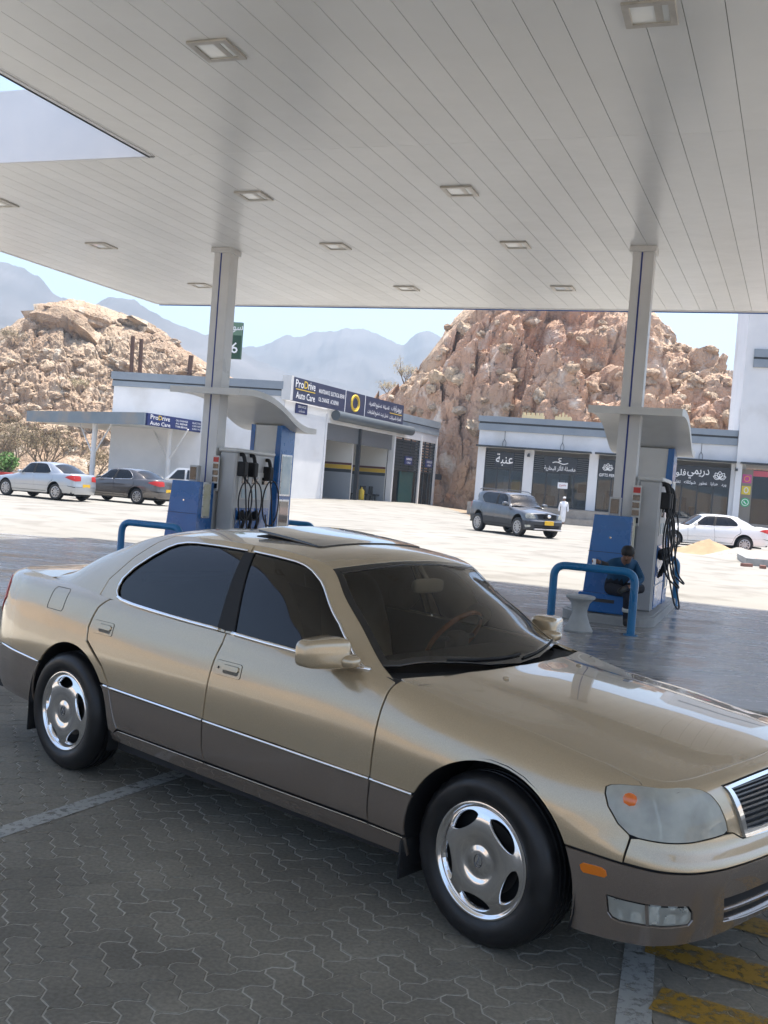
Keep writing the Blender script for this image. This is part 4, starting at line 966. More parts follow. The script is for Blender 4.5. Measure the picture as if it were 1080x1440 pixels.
# lights in canopy grid coordinates (p along A_, q along B_)
def pq(x, y):
    d = Vector((x, y, 0))-OO; det = A_.x*B_.y-A_.y*B_.x
    return (d.x*B_.y-d.y*B_.x)/det, (A_.x*d.y-A_.y*d.x)/det
k_ = (HZ-1.733)/(5.2-1.733)
LIGHTS = [pq(x*k_, y*k_) for x, y in ((-1.66,8.29),(1.59,7.12),(-1.91,12.47),(.58,11.61),(-1.01,14.77),(1.52,13.87),(.09,17.44),(2.63,16.44),(-4.79,15.95),(-3.71,18.66),(-5.57,13.78))]
LIGHTS += [pq(5.2,10.9), pq(4.6,3.5), (-4.3,-12.5), (0,-13.6), (3.2,-8.6)]
fq = (pq(6.19*k_, 16.98*k_)[1]+pq(-5.13*k_, 21.22*k_)[1])/2       # front edge
pl = (pq(-5.13*k_, 21.22*k_)[0]+pq(-6.74*k_, 16.83*k_)[0])/2      # left edge of the front strip
ph, qh = pq(-2.86*k_, 11.21*k_)                                     # corner of the open bay
joints = [-19.0, -14.0, -9.0, (qh+pq(2.72*k_, 9.26*k_)[1])/2, .12, fq]
prgt = 9.5
npan = int((prgt-pl)/PW)
def ceil_panel(p0, p1, a0, a1):
    g_ = .003; P = [OO+uv(p0+g_, a0+.002), OO+uv(p1-g_, a0+.002), OO+uv(p1-g_, a1-.002), OO+uv(p0+g_, a1-.002)]
    V = [(p.x-OO.x, p.y-OO.y, HZ) for p in P]; gi = .012
    P2 = [OO+uv(p0, a0), OO+uv(p1, a0), OO+uv(p1, a1), OO+uv(p0, a1)]
    V += [(p.x-OO.x, p.y-OO.y, HZ+.02) for p in P]
    return V, [(3,2,1,0),(0,1,5,4),(2,3,7,6),(1,2,6,5),(3,0,4,7)]
for i in range(npan):
    p0 = pl+i*PW; p1 = p0+PW
    for a0, a1 in zip(joints[:-1], joints[1:]):
        if a1 <= joints[3]+.01 and p1 <= ph+.02: continue
        q0_, q1_ = max(p0, ph) if (a1 <= joints[3]+.01) else p0, p1
        V, F = ceil_panel(q0_, q1_, a0, a1)
        mesh('ceiling_panel', V, F, M['ceil'], canopy)
mb = MB()
def slabq(p0, p1, a0, a1, z0, z1):
    P = [OO+uv(p0, a0), OO+uv(p1, a0), OO+uv(p1, a1), OO+uv(p0, a1)]
    V = [(p.x-OO.x, p.y-OO.y, z) for z in (z0, z1) for p in P]; mb.add(V, [(3,2,1,0),(4,5,6,7),(0,1,5,4),(1,2,6,5),(2,3,7,6),(3,0,4,7)])
slabq(pl, prgt, joints[3], fq, HZ+.022, HZ+.85); slabq(ph, prgt, joints[0], joints[3], HZ+.022, HZ+.85)
mb.build('roof_deck', M['dark'], canopy)
mb = MB()
def fas(pa, pb, z0=HZ-.012, z1=HZ+.95, th=.05, m=0):
    a, b = OO+uv(*pa), OO+uv(*pb); s = (b-a).normalized(); nn = Vector((s.y, -s.x, 0))*th
    V = [(p.x-OO.x, p.y-OO.y, z) for z in (z0, z1) for p in (a, b, b+nn, a+nn)]
    mb.add(V, [(3,2,1,0),(4,5,6,7),(0,1,5,4),(1,2,6,5),(2,3,7,6),(3,0,4,7)], m)
fas((prgt, fq), (pl, fq)); fas((pl, fq), (pl, joints[3])); fas((pl, joints[3]), (ph, joints[3])); fas((ph, joints[3]), (ph, joints[0])); fas((ph, joints[0]), (prgt, joints[0])); fas((prgt, joints[0]), (prgt, fq))
mb.build('fascia', noisy('pale fascia', (.72,.73,.75), (.78,.78,.79), 1.5, .4), canopy)
mb = MB(); fas((prgt, fq+.06), (pl, fq+.06), HZ-.03, HZ+.05, .02); mb.build('fascia_stripe', mat('blue stripe', (.02,.10,.34), .4), canopy)
mb = MB(); fas((ph-.055, joints[3]-.02), (ph-.055, joints[0]), HZ-.02, HZ-.004, .02); mb.build('edge_gap', M['dark'], canopy)
M['lampglass'] = mat('diffuser glass', (.80,.82,.80), .12, coat=.6)
M['lampframe'] = noisy('lamp frame', (.42,.40,.36), (.55,.52,.47), 6, .4, metal=.4)
for li, (p, q) in enumerate(LIGHTS):
    f = MB(); c0 = uv(p, q)
    w = .150
    for s in (-1, 1):
        e = c0+A_*(s*(w+.03)); f.box((e.x, e.y, HZ-.012), (.06, 2*w+.12, .024), rz=math.atan2(A_.y, A_.x), b=.004)
        e = c0+B_*(s*(w+.03)); f.box((e.x, e.y, HZ-.0125), (2*w+.10, .06, .022), rz=math.atan2(A_.y, A_.x), b=.004)
    fo = f.build('downlight', M['lampframe'], canopy)
    g = MB(); g.box((c0.x, c0.y, HZ-.006), (2*w, 2*w, .008), rz=math.atan2(A_.y, A_.x)); g.build('diffuser', M['lampglass'], fo)
    g = MB(); g.box((c0.x+A_.x*.07, c0.y+A_.y*.07, HZ-.0125), (.06, 2*w*.9, .004), rz=math.atan2(A_.y, A_.x)); g.build('lamp_reflector', M['lampframe'], fo)
# columns
M['colw'] = noisy('column cladding', (.55,.55,.54), (.63,.63,.62), 1.5, .35, spec=.4, rvar=.08)
M['bluestripe'] = mat('navy stripe', (.015,.04,.22), .4)
COLS = [Vector((3.68,15.5,0)), Vector((-3.14,17.83,0))]
az = math.atan2(A_.y, A_.x)
for cpos in COLS:
    c0 = cpos-OO; f = MB()
    f.box((c0.x-A_.x*.085, c0.y-A_.y*.085, HZ/2), (.13,.30,HZ), rz=az, b=.006); f.box((c0.x+A_.x*.085, c0.y+A_.y*.085, HZ/2), (.17,.30,HZ-.001), rz=az, b=.006)
    col = f.build('column', M['colw'], canopy)
    f = MB(); f.box((c0.x-A_.x*.010, c0.y-A_.y*.010, HZ/2), (.022,.302,HZ-.06), rz=az); f.build('stripe', M['bluestripe'], col)
    f = MB(); f.box((c0.x, c0.y, HZ-.045), (.40,.40,.09), rz=az, b=.01); f.build('collar', M['colw'], col)
# ---------------------------------------------------------------- pump islands
M['kerb'] = noisy('kerb concrete', (.24,.24,.235), (.34,.34,.33), 4, .6, bump=.2, bscale=30)
M['pblue'] = noisy('blue enamel', (.008,.095,.30), (.012,.125,.37), 2, .28, spec=.5, rvar=.08, coat=.3)
M['pwhite'] = noisy('off-white panel', (.55,.55,.53), (.63,.63,.61), 2, .4)
M['pgrey'] = noisy('pale grey panel', (.40,.41,.41), (.48,.48,.48), 2, .4)
M['railblue'] = noisy('blue rail paint', (.006,.115,.27), (.010,.15,.33), 3, .3, coat=.3, rvar=.08)
M['screenglass'] = mat('display', (.02,.025,.03), .1, coat=1)
M['hose'] = mat('hose rubber', (.010,.010,.011), .5)
M['poster'] = noisy('pale poster', (.35,.48,.55), (.62,.68,.68), 3, .3)
def stadium(w, y0, y1, r, n=8):
    P = []
    for cx_, cy_, a in ((w/2-r, y1-r, 0), (-w/2+r, y1-r, 90), (-w/2+r, y0+r, 180), (w/2-r, y0+r, 270)):
        for k in range(n+1): t = R(a+90*k/n); P.append((cx_+r*math.cos(t), cy_+r*math.sin(t)))
    return P
IRZ = R(-21)
def island(pos, lab):
    o = thing('pump_island', lab, 'kerb', (pos.x, pos.y, -.004), IRZ, 'pump island kerbs')
    mb = MB(); P = stadium(1.36, -1.02, 3.3, .42); V, F = prism_vf(P, 0, .135); mb.add(V, F)
    body_ = mb.build('kerb', M['kerb'], o)
    mb = MB(); V, F = prism_vf([(x*.94, .94*(y-1.1)+1.1) for x, y in P], .135, .15); mb.add(V, F); mb.build('deck', M['kerb'], o)
    return o
def pump(pos, lab):
    o = thing('fuel_pump', lab, 'fuel pump', (pos.x, pos.y, .146), IRZ, 'fuel pumps')
    # service cabinet at the near end
    c = MB()
    V = [(-.38,-.76,.28),(.24,-.76,.28),(.24,-.24,.28),(-.38,-.24,.28),(-.31,-.70,1.43),(.24,-.70,1.43),(.24,-.24,1.43),(-.31,-.24,1.43)]
    c.add(V, [(3,2,1,0),(4,5,6,7),(0,1,5,4),(1,2,6,5),(2,3,7,6),(3,0,4,7)])
    cab = c.build('cabinet', M['pblue'], o)
    c = MB(); c.box((-.07,-.65,.14), (.68,.66,.28), b=.015); c.build('cabinet_base', M['pblue'], cab)
    c = MB(); c.box((-.05,-.981,.18), (.34,.012,.05)); c.build('vent_slot', M['dark'], cab)
    c = MB(); c.tube([(-.36,-.728,.88),(.238,-.728,.88)], .004, 6); c.build('door_seam', M['dark'], cab)
    c = MB(); c.box((-.05,-.718,1.10), (.03,.02,.03), b=.004); c.build('lock', M['chrome'], cab)
    c = MB(); c.box((.246,-.47,1.12), (.012,.26,.62), b=.004); p_ = c.build('side_display', M['steel'], cab); c = MB(); c.box((.254,-.47,1.12), (.006,.21,.55)); c.build('notice', noisy('notice', (.45,.43,.25), (.6,.58,.5), 6, .4), cab)
    # terminal on the cabinet
    c = MB(); c.box((-.06,-.40,1.56), (.17,.12,.30), b=.012); t = c.build('terminal', M['pgrey'], o); c = MB(); c.box((-.06,-.464,1.57), (.12,.01,.22)); c.build('terminal_screen', M['screenglass'], t)
    # price strip beside the column
    c = MB(); c.box((.215,-.172,1.60), (.13,.03,.62), b=.006); t = c.build('price_strip', M['pwhite'], o)
    for k in range(5):
        c = MB(); c.box((.215,-.190,1.84-.115*k), (.105,.008,.085)); c.build('price_tile', M['red'] if k == 0 else M['screenglass'], t)
    # dispenser
    c = MB(); c.box((.39,.62,1.00), (.34,1.42,2.0), b=.03); d_ = c.build('dispenser', M['pgrey'], o)
    c = MB(); c.box((.39,.62,2.03), (.38,1.46,.07), b=.02); c.build('dispenser_cap', M['pwhite'], d_)
    c = MB(); c.box((.567,.62,1.42), (.012,1.20,.50), b=.004); f_ = c.build('fascia_panel', M['pwhite'], d_)
    for y in (.25, .62, .99):
        c = MB(); c.box((.577,y,1.52), (.01,.22,.13)); c.build('meter_display', M['screenglass'], d_)
        c = MB(); c.box((.577,y,1.28), (.01,.20,.16)); c.build('grade_label', M['poster'], d_)
    c = MB(); c.box((.567,.62,.72), (.014,1.22,.60), b=.004); c.build('nozzle_bay', M['pblue'], d_)
    c = MB(); c.box((.567,.62,.22), (.014,1.22,.36), b=.004); c.build('lower_panel', M['pblue'], d_)
    # nozzles
    for y in (.10, .36, .62):
        c = MB(); c.box((.63,y,.88), (.10,.10,.16), b=.02); c.tube(fillet([(.64,y,.98),(.70,y,.82),(.64,y,.60)], .08), .030, 8); c.tube([(.63,y,.66),(.60,y,.52)], .016, 8); c.build('nozzle', M['black'], o, True)
    # hose mast heads and hoses
    for k, (y, zt) in enumerate(((.05,1.93),(.42,1.93),(1.02,1.88))):
        c = MB(); c.box((.60,y,zt-.22), (.20,.16,.26), b=.02); c.tube(fillet([(.50,y,zt+.02),(.62,y,zt+.04),(.66,y,zt-.10)], .05), .035, 8); m_ = c.build('hose_retractor', M['black'], o)
        w_, h_, zc_ = (.15,.34,1.15) if k < 2 else (.22,.42,1.12)
        P = [(.66,y,zt-.28),(.69,y+.02,zt-.40)]+[(.70+.05*math.sin(a_), y+.03+w_*math.sin(a_), zc_+h_*math.cos(a_)) for a_ in np.linspace(.15, 6.1, 26)]+[(.66,y-.02,zt-.34)]
        c = MB(); c.tube(P, .0135, 8); c.build('hose', M['hose'], o, True)
        zl = .10 if k == 1 else .42
        P = crs([0,1,2,3,4,5,6], [(.64,y+.05,zt-.30),(.69,y+.06,1.25),(.80,y+.0,.62),(.93,y-.06,zl),(.86,y-.13,zl+.04),(.73,y-.10,.60),(.65,y-.05,.90)], np.linspace(0,6,40))
        c = MB(); c.tube([tuple(p) for p in P], .0135, 8); c.build('hose', M['hose'], o, True)
    # tower at the far end
    c = MB(); c.box((.22,1.85,1.30), (.62,.55,2.60), b=.01); tw = c.build('tower', M['pwhite'], o)
    c = MB(); c.box((.545,1.85,1.30), (.03,.60,2.61), b=.006); c.build('tower_side', M['pblue'], tw)
    c = MB(); V = [(-.10,1.572,.0),(-.05,1.572,.0),(-.01,1.572,2.6),(-.10,1.572,2.6),(-.10,1.562,.0),(-.05,1.562,.0),(-.01,1.562,2.6),(-.10,1.562,2.6)]; c.add(V, [(0,1,2,3),(7,6,5,4),(0,4,5,1),(1,5,6,2),(2,6,7,3),(3,7,4,0)]); c.build('tower_edge', M['pblue'], tw)
    c = MB(); V = [(.40,1.571,.0),(.56,1.571,.0),(.56,1.571,2.6),(.46,1.571,2.6),(.40,1.560,.0),(.56,1.560,.0),(.56,1.560,2.6),(.46,1.560,2.6)]; c.add(V, [(0,1,2,3),(7,6,5,4),(0,4,5,1),(1,5,6,2),(2,6,7,3),(3,7,4,0)]); c.build('tower_edge', M['pblue'], tw)
    for z, h, m in ((1.66,.80,M['poster']),(.72,.95,M['screenglass'])):
        c = MB(); c.box((.566,1.85,z), (.014,.44,h), b=.004); c.build('poster_frame', M['steel'], tw); c = MB(); c.box((.576,1.85,z), (.006,.37,h-.07)); c.build('poster_sheet', m, tw)
    c = MB(); c.box((.05,2.25,1.0), (.9,.02,1.3), b=.005); c.build('wind_panel', glass('frosted panel', (.55,.66,.68), 1.45), tw)
    # curved hood over everything
    prof = [(-.62,3.06),(-.3,3.085),(.1,3.09),(.5,3.06),(.9,2.98),(1.3,2.85),(1.65,2.72),(2.0,2.64),(2.35,2.625),(2.55,2.63)]
    q = crs([p[0] for p in prof], [p[1] for p in prof], np.linspace(-.62, 2.55, 30))[:, 0]; ys = np.linspace(-.62, 2.55, 30); V = []; F = []
    for y, z in zip(ys, q): V += [(-.55,y,z),(.82,y,z),(.82,y,z-.11),(-.55,y,z-.11)]
    for i in range(29):
        for k in range(4): F.append((4*i+k, 4*i+(k+1) % 4, 4*i+4+(k+1) % 4, 4*i+4+k))
    F += [(3,2,1,0),(116,117,118,119)]
    h_ = MB(); h_.add(V, F); ho = h_.build('hood', M['pwhite'], o, 'auto')
    return o
def rail_at(p, lab, w=1.1, h=.85, ang=IRZ):
    o = MB(); o.tube(fillet([(-w/2,0,0),(-w/2,0,h),(w/2,0,h),(w/2,0,0)], .17, 8), .055, 14)
    for s in (-1, 1): o.lathe([(.10,0),(.10,.012),(.056,.014)], 16, (s*w/2,0,0))
    r = o.build('guard_rail', M['railblue'], None, 'auto'); r.location = (p[0], p[1], -.002); r.rotation_euler = (0,0,ang)
    return tag(r, lab, 'guard rail', 'blue guard rails')
labs = (('low concrete kerb island under the pump where the attendant sits', 'blue and white fuel pump with curved hood beside the seated attendant'),
        ('low concrete kerb island behind the gold sedan roof', 'blue and white fuel pump with curved hood behind the gold sedan'))
for cp_, (l1, l2) in zip(COLS, labs):
    island(cp_, l1); pump(cp_, l2)
    V_ = [Vector((3.45,13.49,0))-A_*.55-COLS[0], Vector((5.40,18.2,0))-A_*.55-COLS[0]]
    tail = 'the attendant' if cp_ is COLS[0] else 'the gold sedan'
    if cp_ is not COLS[0]: V_[0] = V_[0]+A_*.22
    rail_at(cp_+V_[0], 'blue bent pipe guard rail at the cabinet end of the pump by '+tail)
    rail_at(cp_+V_[1], 'blue bent pipe guard rail at the tower end of the pump by '+tail)
# stool
c = MB(); c.lathe([(.0,0),(.19,0),(.195,.02),(.15,.10),(.105,.22),(.10,.28),(.125,.38),(.17,.43),(.195,.45),(.195,.475),(.185,.485),(0,.488)], 28)
st = c.build('stool', noisy('grey stool', (.30,.31,.30), (.38,.38,.37), 5, .55), None, 'auto'); st.location = (2.74,13.50,-.002)
tag(st, 'grey hourglass concrete stool beside the blue rail', 'stool')
# ---------------------------------------------------------------- buildings
M['wallw'] = noisy('white render', (.62,.625,.63), (.70,.70,.70), .6, .8, bump=.08, bscale=20, grime=((.52,.51,.49), .35, .55, .75))
M['greyband'] = noisy('grey blue parapet', (.20,.235,.27), (.25,.285,.32), .8, .6)
M['frame'] = mat('dark aluminium', (.035,.038,.042), .4, .3)
M['plinth'] = noisy('stone plinth', (.22,.20,.175), (.33,.30,.265), 2.2, .7, bump=.15)
M['signdark'] = mat('charcoal sign', (.018,.020,.026), .4); M['signblue'] = mat('navy sign', (.012,.022,.115), .4); M['signnavy'] = mat('slate sign', (.026,.032,.075), .4)
M['ltr'] = mat('white lettering', (.82,.82,.82), .5); M['ltry'] = mat('yellow lettering', (.75,.52,.04), .5)
M['inside'] = mat('pale interior', (.55,.53,.50), .8); M['insidedark'] = mat('dark interior', (.05,.05,.05), .8)
class Facade:
    """vertical plane through A in direction d; (s, z, out) -> world point"""
    def __init__(s, A, d): s.A = Vector((A[0], A[1], 0)); s.d = Vector((d[0], d[1], 0)).normalized(); s.n = Vector((s.d.y, -s.d.x, 0)); s.rz = math.atan2(s.d.y, s.d.x)
    def P(s, u, z, o=0): return s.A+s.d*u+s.n*o+Vector((0,0,z))
    def box(s, mb, u0, u1, z0, z1, o0, o1, b=0., m=0):
        c = s.P((u0+u1)/2, (z0+z1)/2, (o0+o1)/2); mb.box(c, (abs(u1-u0), abs(o1-o0), abs(z1-z0)), s.rz, b, m); return mb
    def part(s, name, u0, u1, z0, z1, o0, o1, m, parent, b=0.):
        return s.box(MB(), u0, u1, z0, z1, o0, o1, b).build(name, m, parent)
def rootless(name, label, cat):  # things whose parts are built in world space
    return thing(name, label, cat)
# --- row of shops
S = Facade((6.06,67.8), (15.79,-3.9)); zg = .12
shop = rootless('shop_row', 'long white single storey shop block with grey parapet and dark shop fronts', 'building')
pil = [(-.05,.47),(3.10,3.74),(7.37,7.97),(11.6,12.35),(16.26,16.9)]
for a, b in pil: S.part('pillar', a, b, 1.24, 4.95, -.4, 0, M['wallw'], shop)
S.part('upper_wall', -.05, 16.55, 4.95, 6.1, -.42, .0, M['wallw'], shop)
S.part('parapet', -.12, 16.5, 6.1, 6.55, -.6, .10, M['greyband'], shop); S.part('parapet_groove', -.08, 16.5, 6.55, 6.68, -.6, .04, M['frame'], shop); S.part('parapet_cap', -.15, 16.5, 6.68, 7.06, -.7, .16, M['greyband'], shop)
S.part('end_wall', -.05, .25, zg, 6.1, -9, -.42, M['wallw'], shop); S.part('roof', .25, 16.5, 6.05, 6.15, -9, -.6, M['wallw'], shop); S.part('back_wall', .25, 16.5, zg, 6.05, -9.2, -9, M['wallw'], shop)
S.part('plinth', -.3, 19.5, zg, 1.22, -.5, 1.1, M['plinth'], shop); S.part('plinth_step', .0, 17, zg, .62, 1.1, 1.5, M['plinth'], shop)
S.part('floor', .2, 16.5, 1.15, 1.25, -9, -.5, M['inside'], shop); S.part('inner_wall', .3, 16.4, 1.25, 6.0, -2.1, -2.0, M['inside'], shop)
for a, b in ((-.1,3.3),(3.33,7.5),(7.72,11.9),(12.0,16.5),(16.75,19.5)): S.part('awning', a, b, 4.97, 5.07, 0, .75, M['frame'], shop)
def front(u0, u1, z0, z1, nmull, signz, par):
    w = S.box(MB(), u0, u1, z1-.06, z1, -.14, -.06); S.box(w, u0, u1, z0, z0+.07, -.14, -.06)
    for k in range(nmull+1):
        x = u0+(u1-u0)*k/nmull; S.box(w, max(u0, x-.045), min(u1, x+.045), z0+.07, z1-.06, -.14, -.06)
    S.box(w, u0, u1, signz-.05, signz+.05, -.145, -.055)
    fo = w.build('shop_window', M['frame'], par)
    for k in range(nmull):
        a = u0+(u1-u0)*k/nmull+.045; b = u0+(u1-u0)*(k+1)/nmull-.045
        S.part('pane', a, b, z0+.07, signz-.05, -.105, -.095, M['shopglass'], fo)
        for q in range(7):
            z = signz+.08+(z1-signz-.18)*q/7; S.part('louvre', a, b, z, z+.09, -.13, -.09, M['frame'], fo)
    return fo
fr1 = front(.50, 3.08, 1.26, 4.72, 3, 3.55, shop); fr2 = front(3.75, 7.36, 1.26, 4.65, 4, 3.56, shop); fr3 = front(7.99, 11.6, 1.26, 4.65, 4, 3.56, shop); fr4 = front(12.36, 16.25, 1.26, 4.65, 4, 3.45, shop)
# things seen through the glass
rng = random.Random(11)
for k in range(26):
    u = rng.uniform(.7, 16); h = rng.uniform(.5, 1.9); S.part('display_stand', u, u+rng.uniform(.25,.9), 1.25, 1.25+h, -1.3-rng.uniform(0,.5), -.7-rng.uniform(0,.4), [M['inside'], M['insidedark'], M['plinth'], M['wallw']][k % 4], shop)
S.part('yellow_display', 2.35, 2.9, 1.9, 2.9, -.4, -.35, mat('yellow display', (.6,.45,.15), .5), shop)
def sign(F, name, u0, u1, z0, z1, o, m, lab, th=.08):
    t = thing(name, lab, 'sign'); F.part('board', u0, u1, z0, z1, o, o+th, m, t); return t
def wr(F, t, s, u, z, h, o, w=None, m=None): return text('lettering', s, h, F.P(u, z, o), F.d, m or M['ltr'], t, w)
t = sign(S, 'shop_sign', 1.15, 2.45, 3.62, 4.66, -.05, M['signdark'], 'dark shop sign with large white Arabic word above the dark car'); wr(S, t, arabic('عنبة'), 1.80, 4.18, .82, .035, 1.15)
t = sign(S, 'shop_sign', 4.42, 6.62, 3.60, 4.58, -.05, M['signdark'], 'charcoal shop sign with white Arabic lettering and swirl, laundry shop'); wr(S, t, arabic('مغسلة الأثر البخارية'), 5.5, 3.86, .44, .035, 2.05)
mb = MB(); mb.tube([S.P(5.0+.02*i, 4.22+.06*math.sin(i*.13), .04) for i in range(52)], .035, 6); mb.tube(fillet([S.P(5.58,4.55,.04), S.P(5.38,4.52,.04), S.P(5.42,4.38,.04), S.P(5.58,4.36,.04), S.P(5.36,4.28,.04)], .1), .03, 6); mb.build('swirl_emblem', M['ltr'], t)
def lotus(F, t, u, z, k, o):
    mb = MB()
    for a, w, h in ((0,.13,.42),(-38,.13,.40),(38,.13,.40),(-68,.11,.36),(68,.11,.36)):
        ca, sa = math.cos(R(a)), math.sin(R(a)); P = []
        for i in range(17):
            tt = i/16; q = math.sin(math.pi*tt)*w*(1 if i <= 16 else 1); P.append((q, h*tt))
        L = [(x, y) for x, y in P]+[(-x, y) for x, y in P[::-1]]
        mb.tube([F.P(u+k*(x*ca+y*sa), z+k*(y*ca-x*sa), o) for x, y in L], .022*k, 5)
    mb.build('lotus_emblem', M['ltr'], t)
t = sign(S, 'shop_sign', 7.99, 9.6, 3.50, 4.62, -.05, M['signdark'], 'charcoal sign with white lotus emblem half behind the pump column'); lotus(S, t, 8.6, 4.0, 1.0, .04); wr(S, t, 'GIFTS PERFUME', 8.85, 3.64, .2, .035, 1.55)
t = sign(S, 'shop_sign', 12.36, 16.25, 3.38, 4.62, -.05, M['signdark'], 'long charcoal sign with white Arabic flower shop lettering and lotus'); lotus(S, t, 15.6, 3.92, 1.15, .04)
wr(S, t, arabic('دريمي'), 14.28, 4.14, .66, .035, 1.35); wr(S, t, arabic('فلورز'), 13.0, 4.12, .52, .035, 1.05); wr(S, t, arabic('ورد   هدايا   عطور   شوكلاته   تغليفات'), 14.25, 3.55, .26, .035, 3.6)
t = sign(S, 'door_notice', 5.45, 6.1, 2.55, 2.95, -.06, M['ltr'], 'small white notice on the laundry shop door', .02); wr(S, t, arabic('مفتوح'), 5.78, 2.75, .18, -.03, .45, M['red'])
# roof parapet ornaments behind the shops
for u, w in ((2.5,1.5),(4.75,1.1)):
    t = thing('roof_ornament', 'cream crenellated wall piece on the shop roof' if u < 4 else 'small cream domed ornament on the shop roof', 'ornament')
    S.part('base', u, u+w, 7.0, 7.45, -2.4, -2.0, mat('cream paint', (.62,.50,.28), .7), t)
    for k in range(5): S.part('merlon', u+k*w/5+.03, u+(k+1)*w/5-.08, 7.45, 7.62 if u < 4 else 7.5+.12*(2-abs(k-2)), -2.4, -2.0, mat('cream paint', (.62,.50,.28), .7), t)
# cameras and small lamps on the front
for u in (3.4, 16.55):
    t = thing('security_camera', 'small dark camera on the white shop pillar '+('near the Arabic word sign' if u < 4 else 'by the flower shop'), 'camera'); S.part('bracket', u-.05, u+.05, 4.62, 4.72, 0, .18, M['frame'], t); S.part('housing', u-.08, u+.08, 4.48, 4.64, .12, .42, M['frame'], t)
for u in (1.7, 5.55, 14.35):
    t = thing('wall_cable', ['thin dark cable hanging above the Arabic word sign','thin dark cable hanging above the laundry sign','thin dark cable hanging above the flower shop sign'][int(u//5) if u < 10 else 2], 'cable'); mb = MB(); mb.tube(fillet([S.P(u,6.1,.03), S.P(u,5.55,.03), S.P(u-.12,5.35,.05), S.P(u-.1,5.1,.05)], .1), .015, 5); mb.tube(fillet([S.P(u,5.55,.03), S.P(u+.12,5.35,.05), S.P(u+.1,5.1,.05)], .1), .015, 5); mb.build('wire', M['frame'], t)
# --- tower block at the right end
T = rootless('tower_building', 'tall white building with grey bands at the end of the shop row', 'building')
S.part('wall', 16.52, 24, 5.05, 16, -8, .35, M['wallw'], T); S.part('corner_pillar', 16.52, 16.9, zg, 5.05, -.4, .30, M['wallw'], T); S.part('side_wall', 16.9, 17.2, zg, 5.05, -8, -.5, M['wallw'], T)
for z in (11.08, 11.72): S.part('grey_band', 17.0, 24, z, z+.5, .35, .5, M['greyband'], T)
S.part('band_groove', 17.0, 24, 11.55, 11.75, .35, .40, M['frame'], T)
S.part('door_surround', 16.92, 17.62, 1.2, 4.66, -.3, -.1, mat('taupe panel', (.23,.20,.165), .6), T); S.part('glass_door', 17.66, 19.4, 1.2, 4.66, -.3, -.25, M['shopglass'], T); S.part('room', 17.0, 22, 1.2, 4.8, -4.1, -4, M['insidedark'], T); S.part('room_floor', 17, 22, 1.1, 1.2, -4, -.3, M['inside'], T); S.part('top_banner', 17.5, 19.4, 4.25, 4.6, -.24, -.2, mat('pink banner', (.55,.10,.14), .5), T)
for z, c, inner, nm in ((4.05,(.55,.07,.28),(.75,.35,.08),'camera'),(3.32,(.72,.55,.05),(.8,.8,.78),'ghost'),(2.55,(.04,.42,.16),(.8,.8,.78),'phone')):
    t = thing('social_sticker', {'camera':'square pink and orange camera sticker on the taupe door panel','ghost':'square yellow sticker on the taupe door panel','phone':'round green phone sticker on the taupe door panel'}[nm], 'sticker')
    if nm == 'phone':
        mb = MB(); mb.add([S.P(17.27+.29*math.cos(a), z+.29*math.sin(a), -.08) for a in np.linspace(0, 2*math.pi, 25)[:-1]], [tuple(range(24))]); mb.build('disc', mat('sticker green', c, .5), t)
        mb = MB(); mb.tube([S.P(17.27+.2*math.cos(a), z+.2*math.sin(a), -.07) for a in np.linspace(0, 2*math.pi, 25)], .025, 5); mb.tube([S.P(17.20,z+.09,-.07), S.P(17.21,z-.0,-.07), S.P(17.34,z-.09,-.07)], .035, 5); mb.build('glyph', M['ltr'], t)
    else:
        S.part('square', 17.0, 17.54, z-.27, z+.27, -.10, -.08, mat('sticker', c, .5), t)
        mb = MB(); mb.tube([S.P(17.27+.17*math.cos(a)*(1 if nm == 'camera' else .7), z+.17*math.sin(a), -.06) for a in np.linspace(0, 2*math.pi, 21)], .03, 5); mb.build('glyph', mat('glyph', inner, .5), t)
# --- auto care garage
G_ = Facade((-6.86,64.0), (7.36,15.92)); gz = .45
gar = rootless('garage', 'white car service garage with open roller shutter bays and slate name board', 'building')
G_.part('corner_wall', 0, 5.75, gz, 6.75, -.5, 0, M['wallw'], gar)
G_.part('upper_wall', 5.75, 17.4, 5.88, 6.8, -.5, 0, M['wallw'], gar)
for u in (5.75, 17.35, 22.8, 26.2): G_.part('pillar', u-.12, u+.12, gz, 6.5, -.45, .05, M['wallw'], gar)
G_.part('bay_post', 11.22, 11.42, gz, 5.88, -.3, 0, M['frame'], gar)
G_.part('parapet', 17.4, 26.4, 6.55, 7.12, -.6, .08, M['greyband'], gar); G_.part('parapet_cap', 17.4, 26.5, 7.2, 7.76, -.6, .12, M['greyband'], gar); G_.part('parapet_groove', 17.4, 26.4, 7.12, 7.2, -.6, .02, M['frame'], gar)
G_.part('white_band', 17.4, 26.3, 5.86, 6.55, -.5, .0, M['wallw'], gar)
for a, b in ((5.88, 11.2),(11.44, 17.2)):
    sh_ = G_.part('roller_shutter', a, b, 4.72, 5.88, -.25, -.2, mat('shutter grey', (.16,.165,.17), .5, .3), gar)
    for k in range(8): G_.part('shutter_slat', a, b, 4.74+.14*k, 4.74+.14*k+.11, -.2, -.17, mat('shutter grey', (.16,.165,.17), .5, .3), sh_)
mb = MB(); mb.tube([G_.P(6.2,6.42,.45), G_.P(19.4,6.42,.45)], .36, 16); mb.build('shutter_housing', mat('dark housing', (.07,.085,.095), .5), gar, 'auto')
G_.part('bay_back', 5.5, 26, gz, 6.4, -7.2, -7, mat('bay wall white', (.55,.55,.53), .8), gar); G_.part('bay_dado', 5.6, 25.9, gz, 2.6, -7.0, -6.95, mat('bay dado grey', (.27,.29,.31), .7), gar)
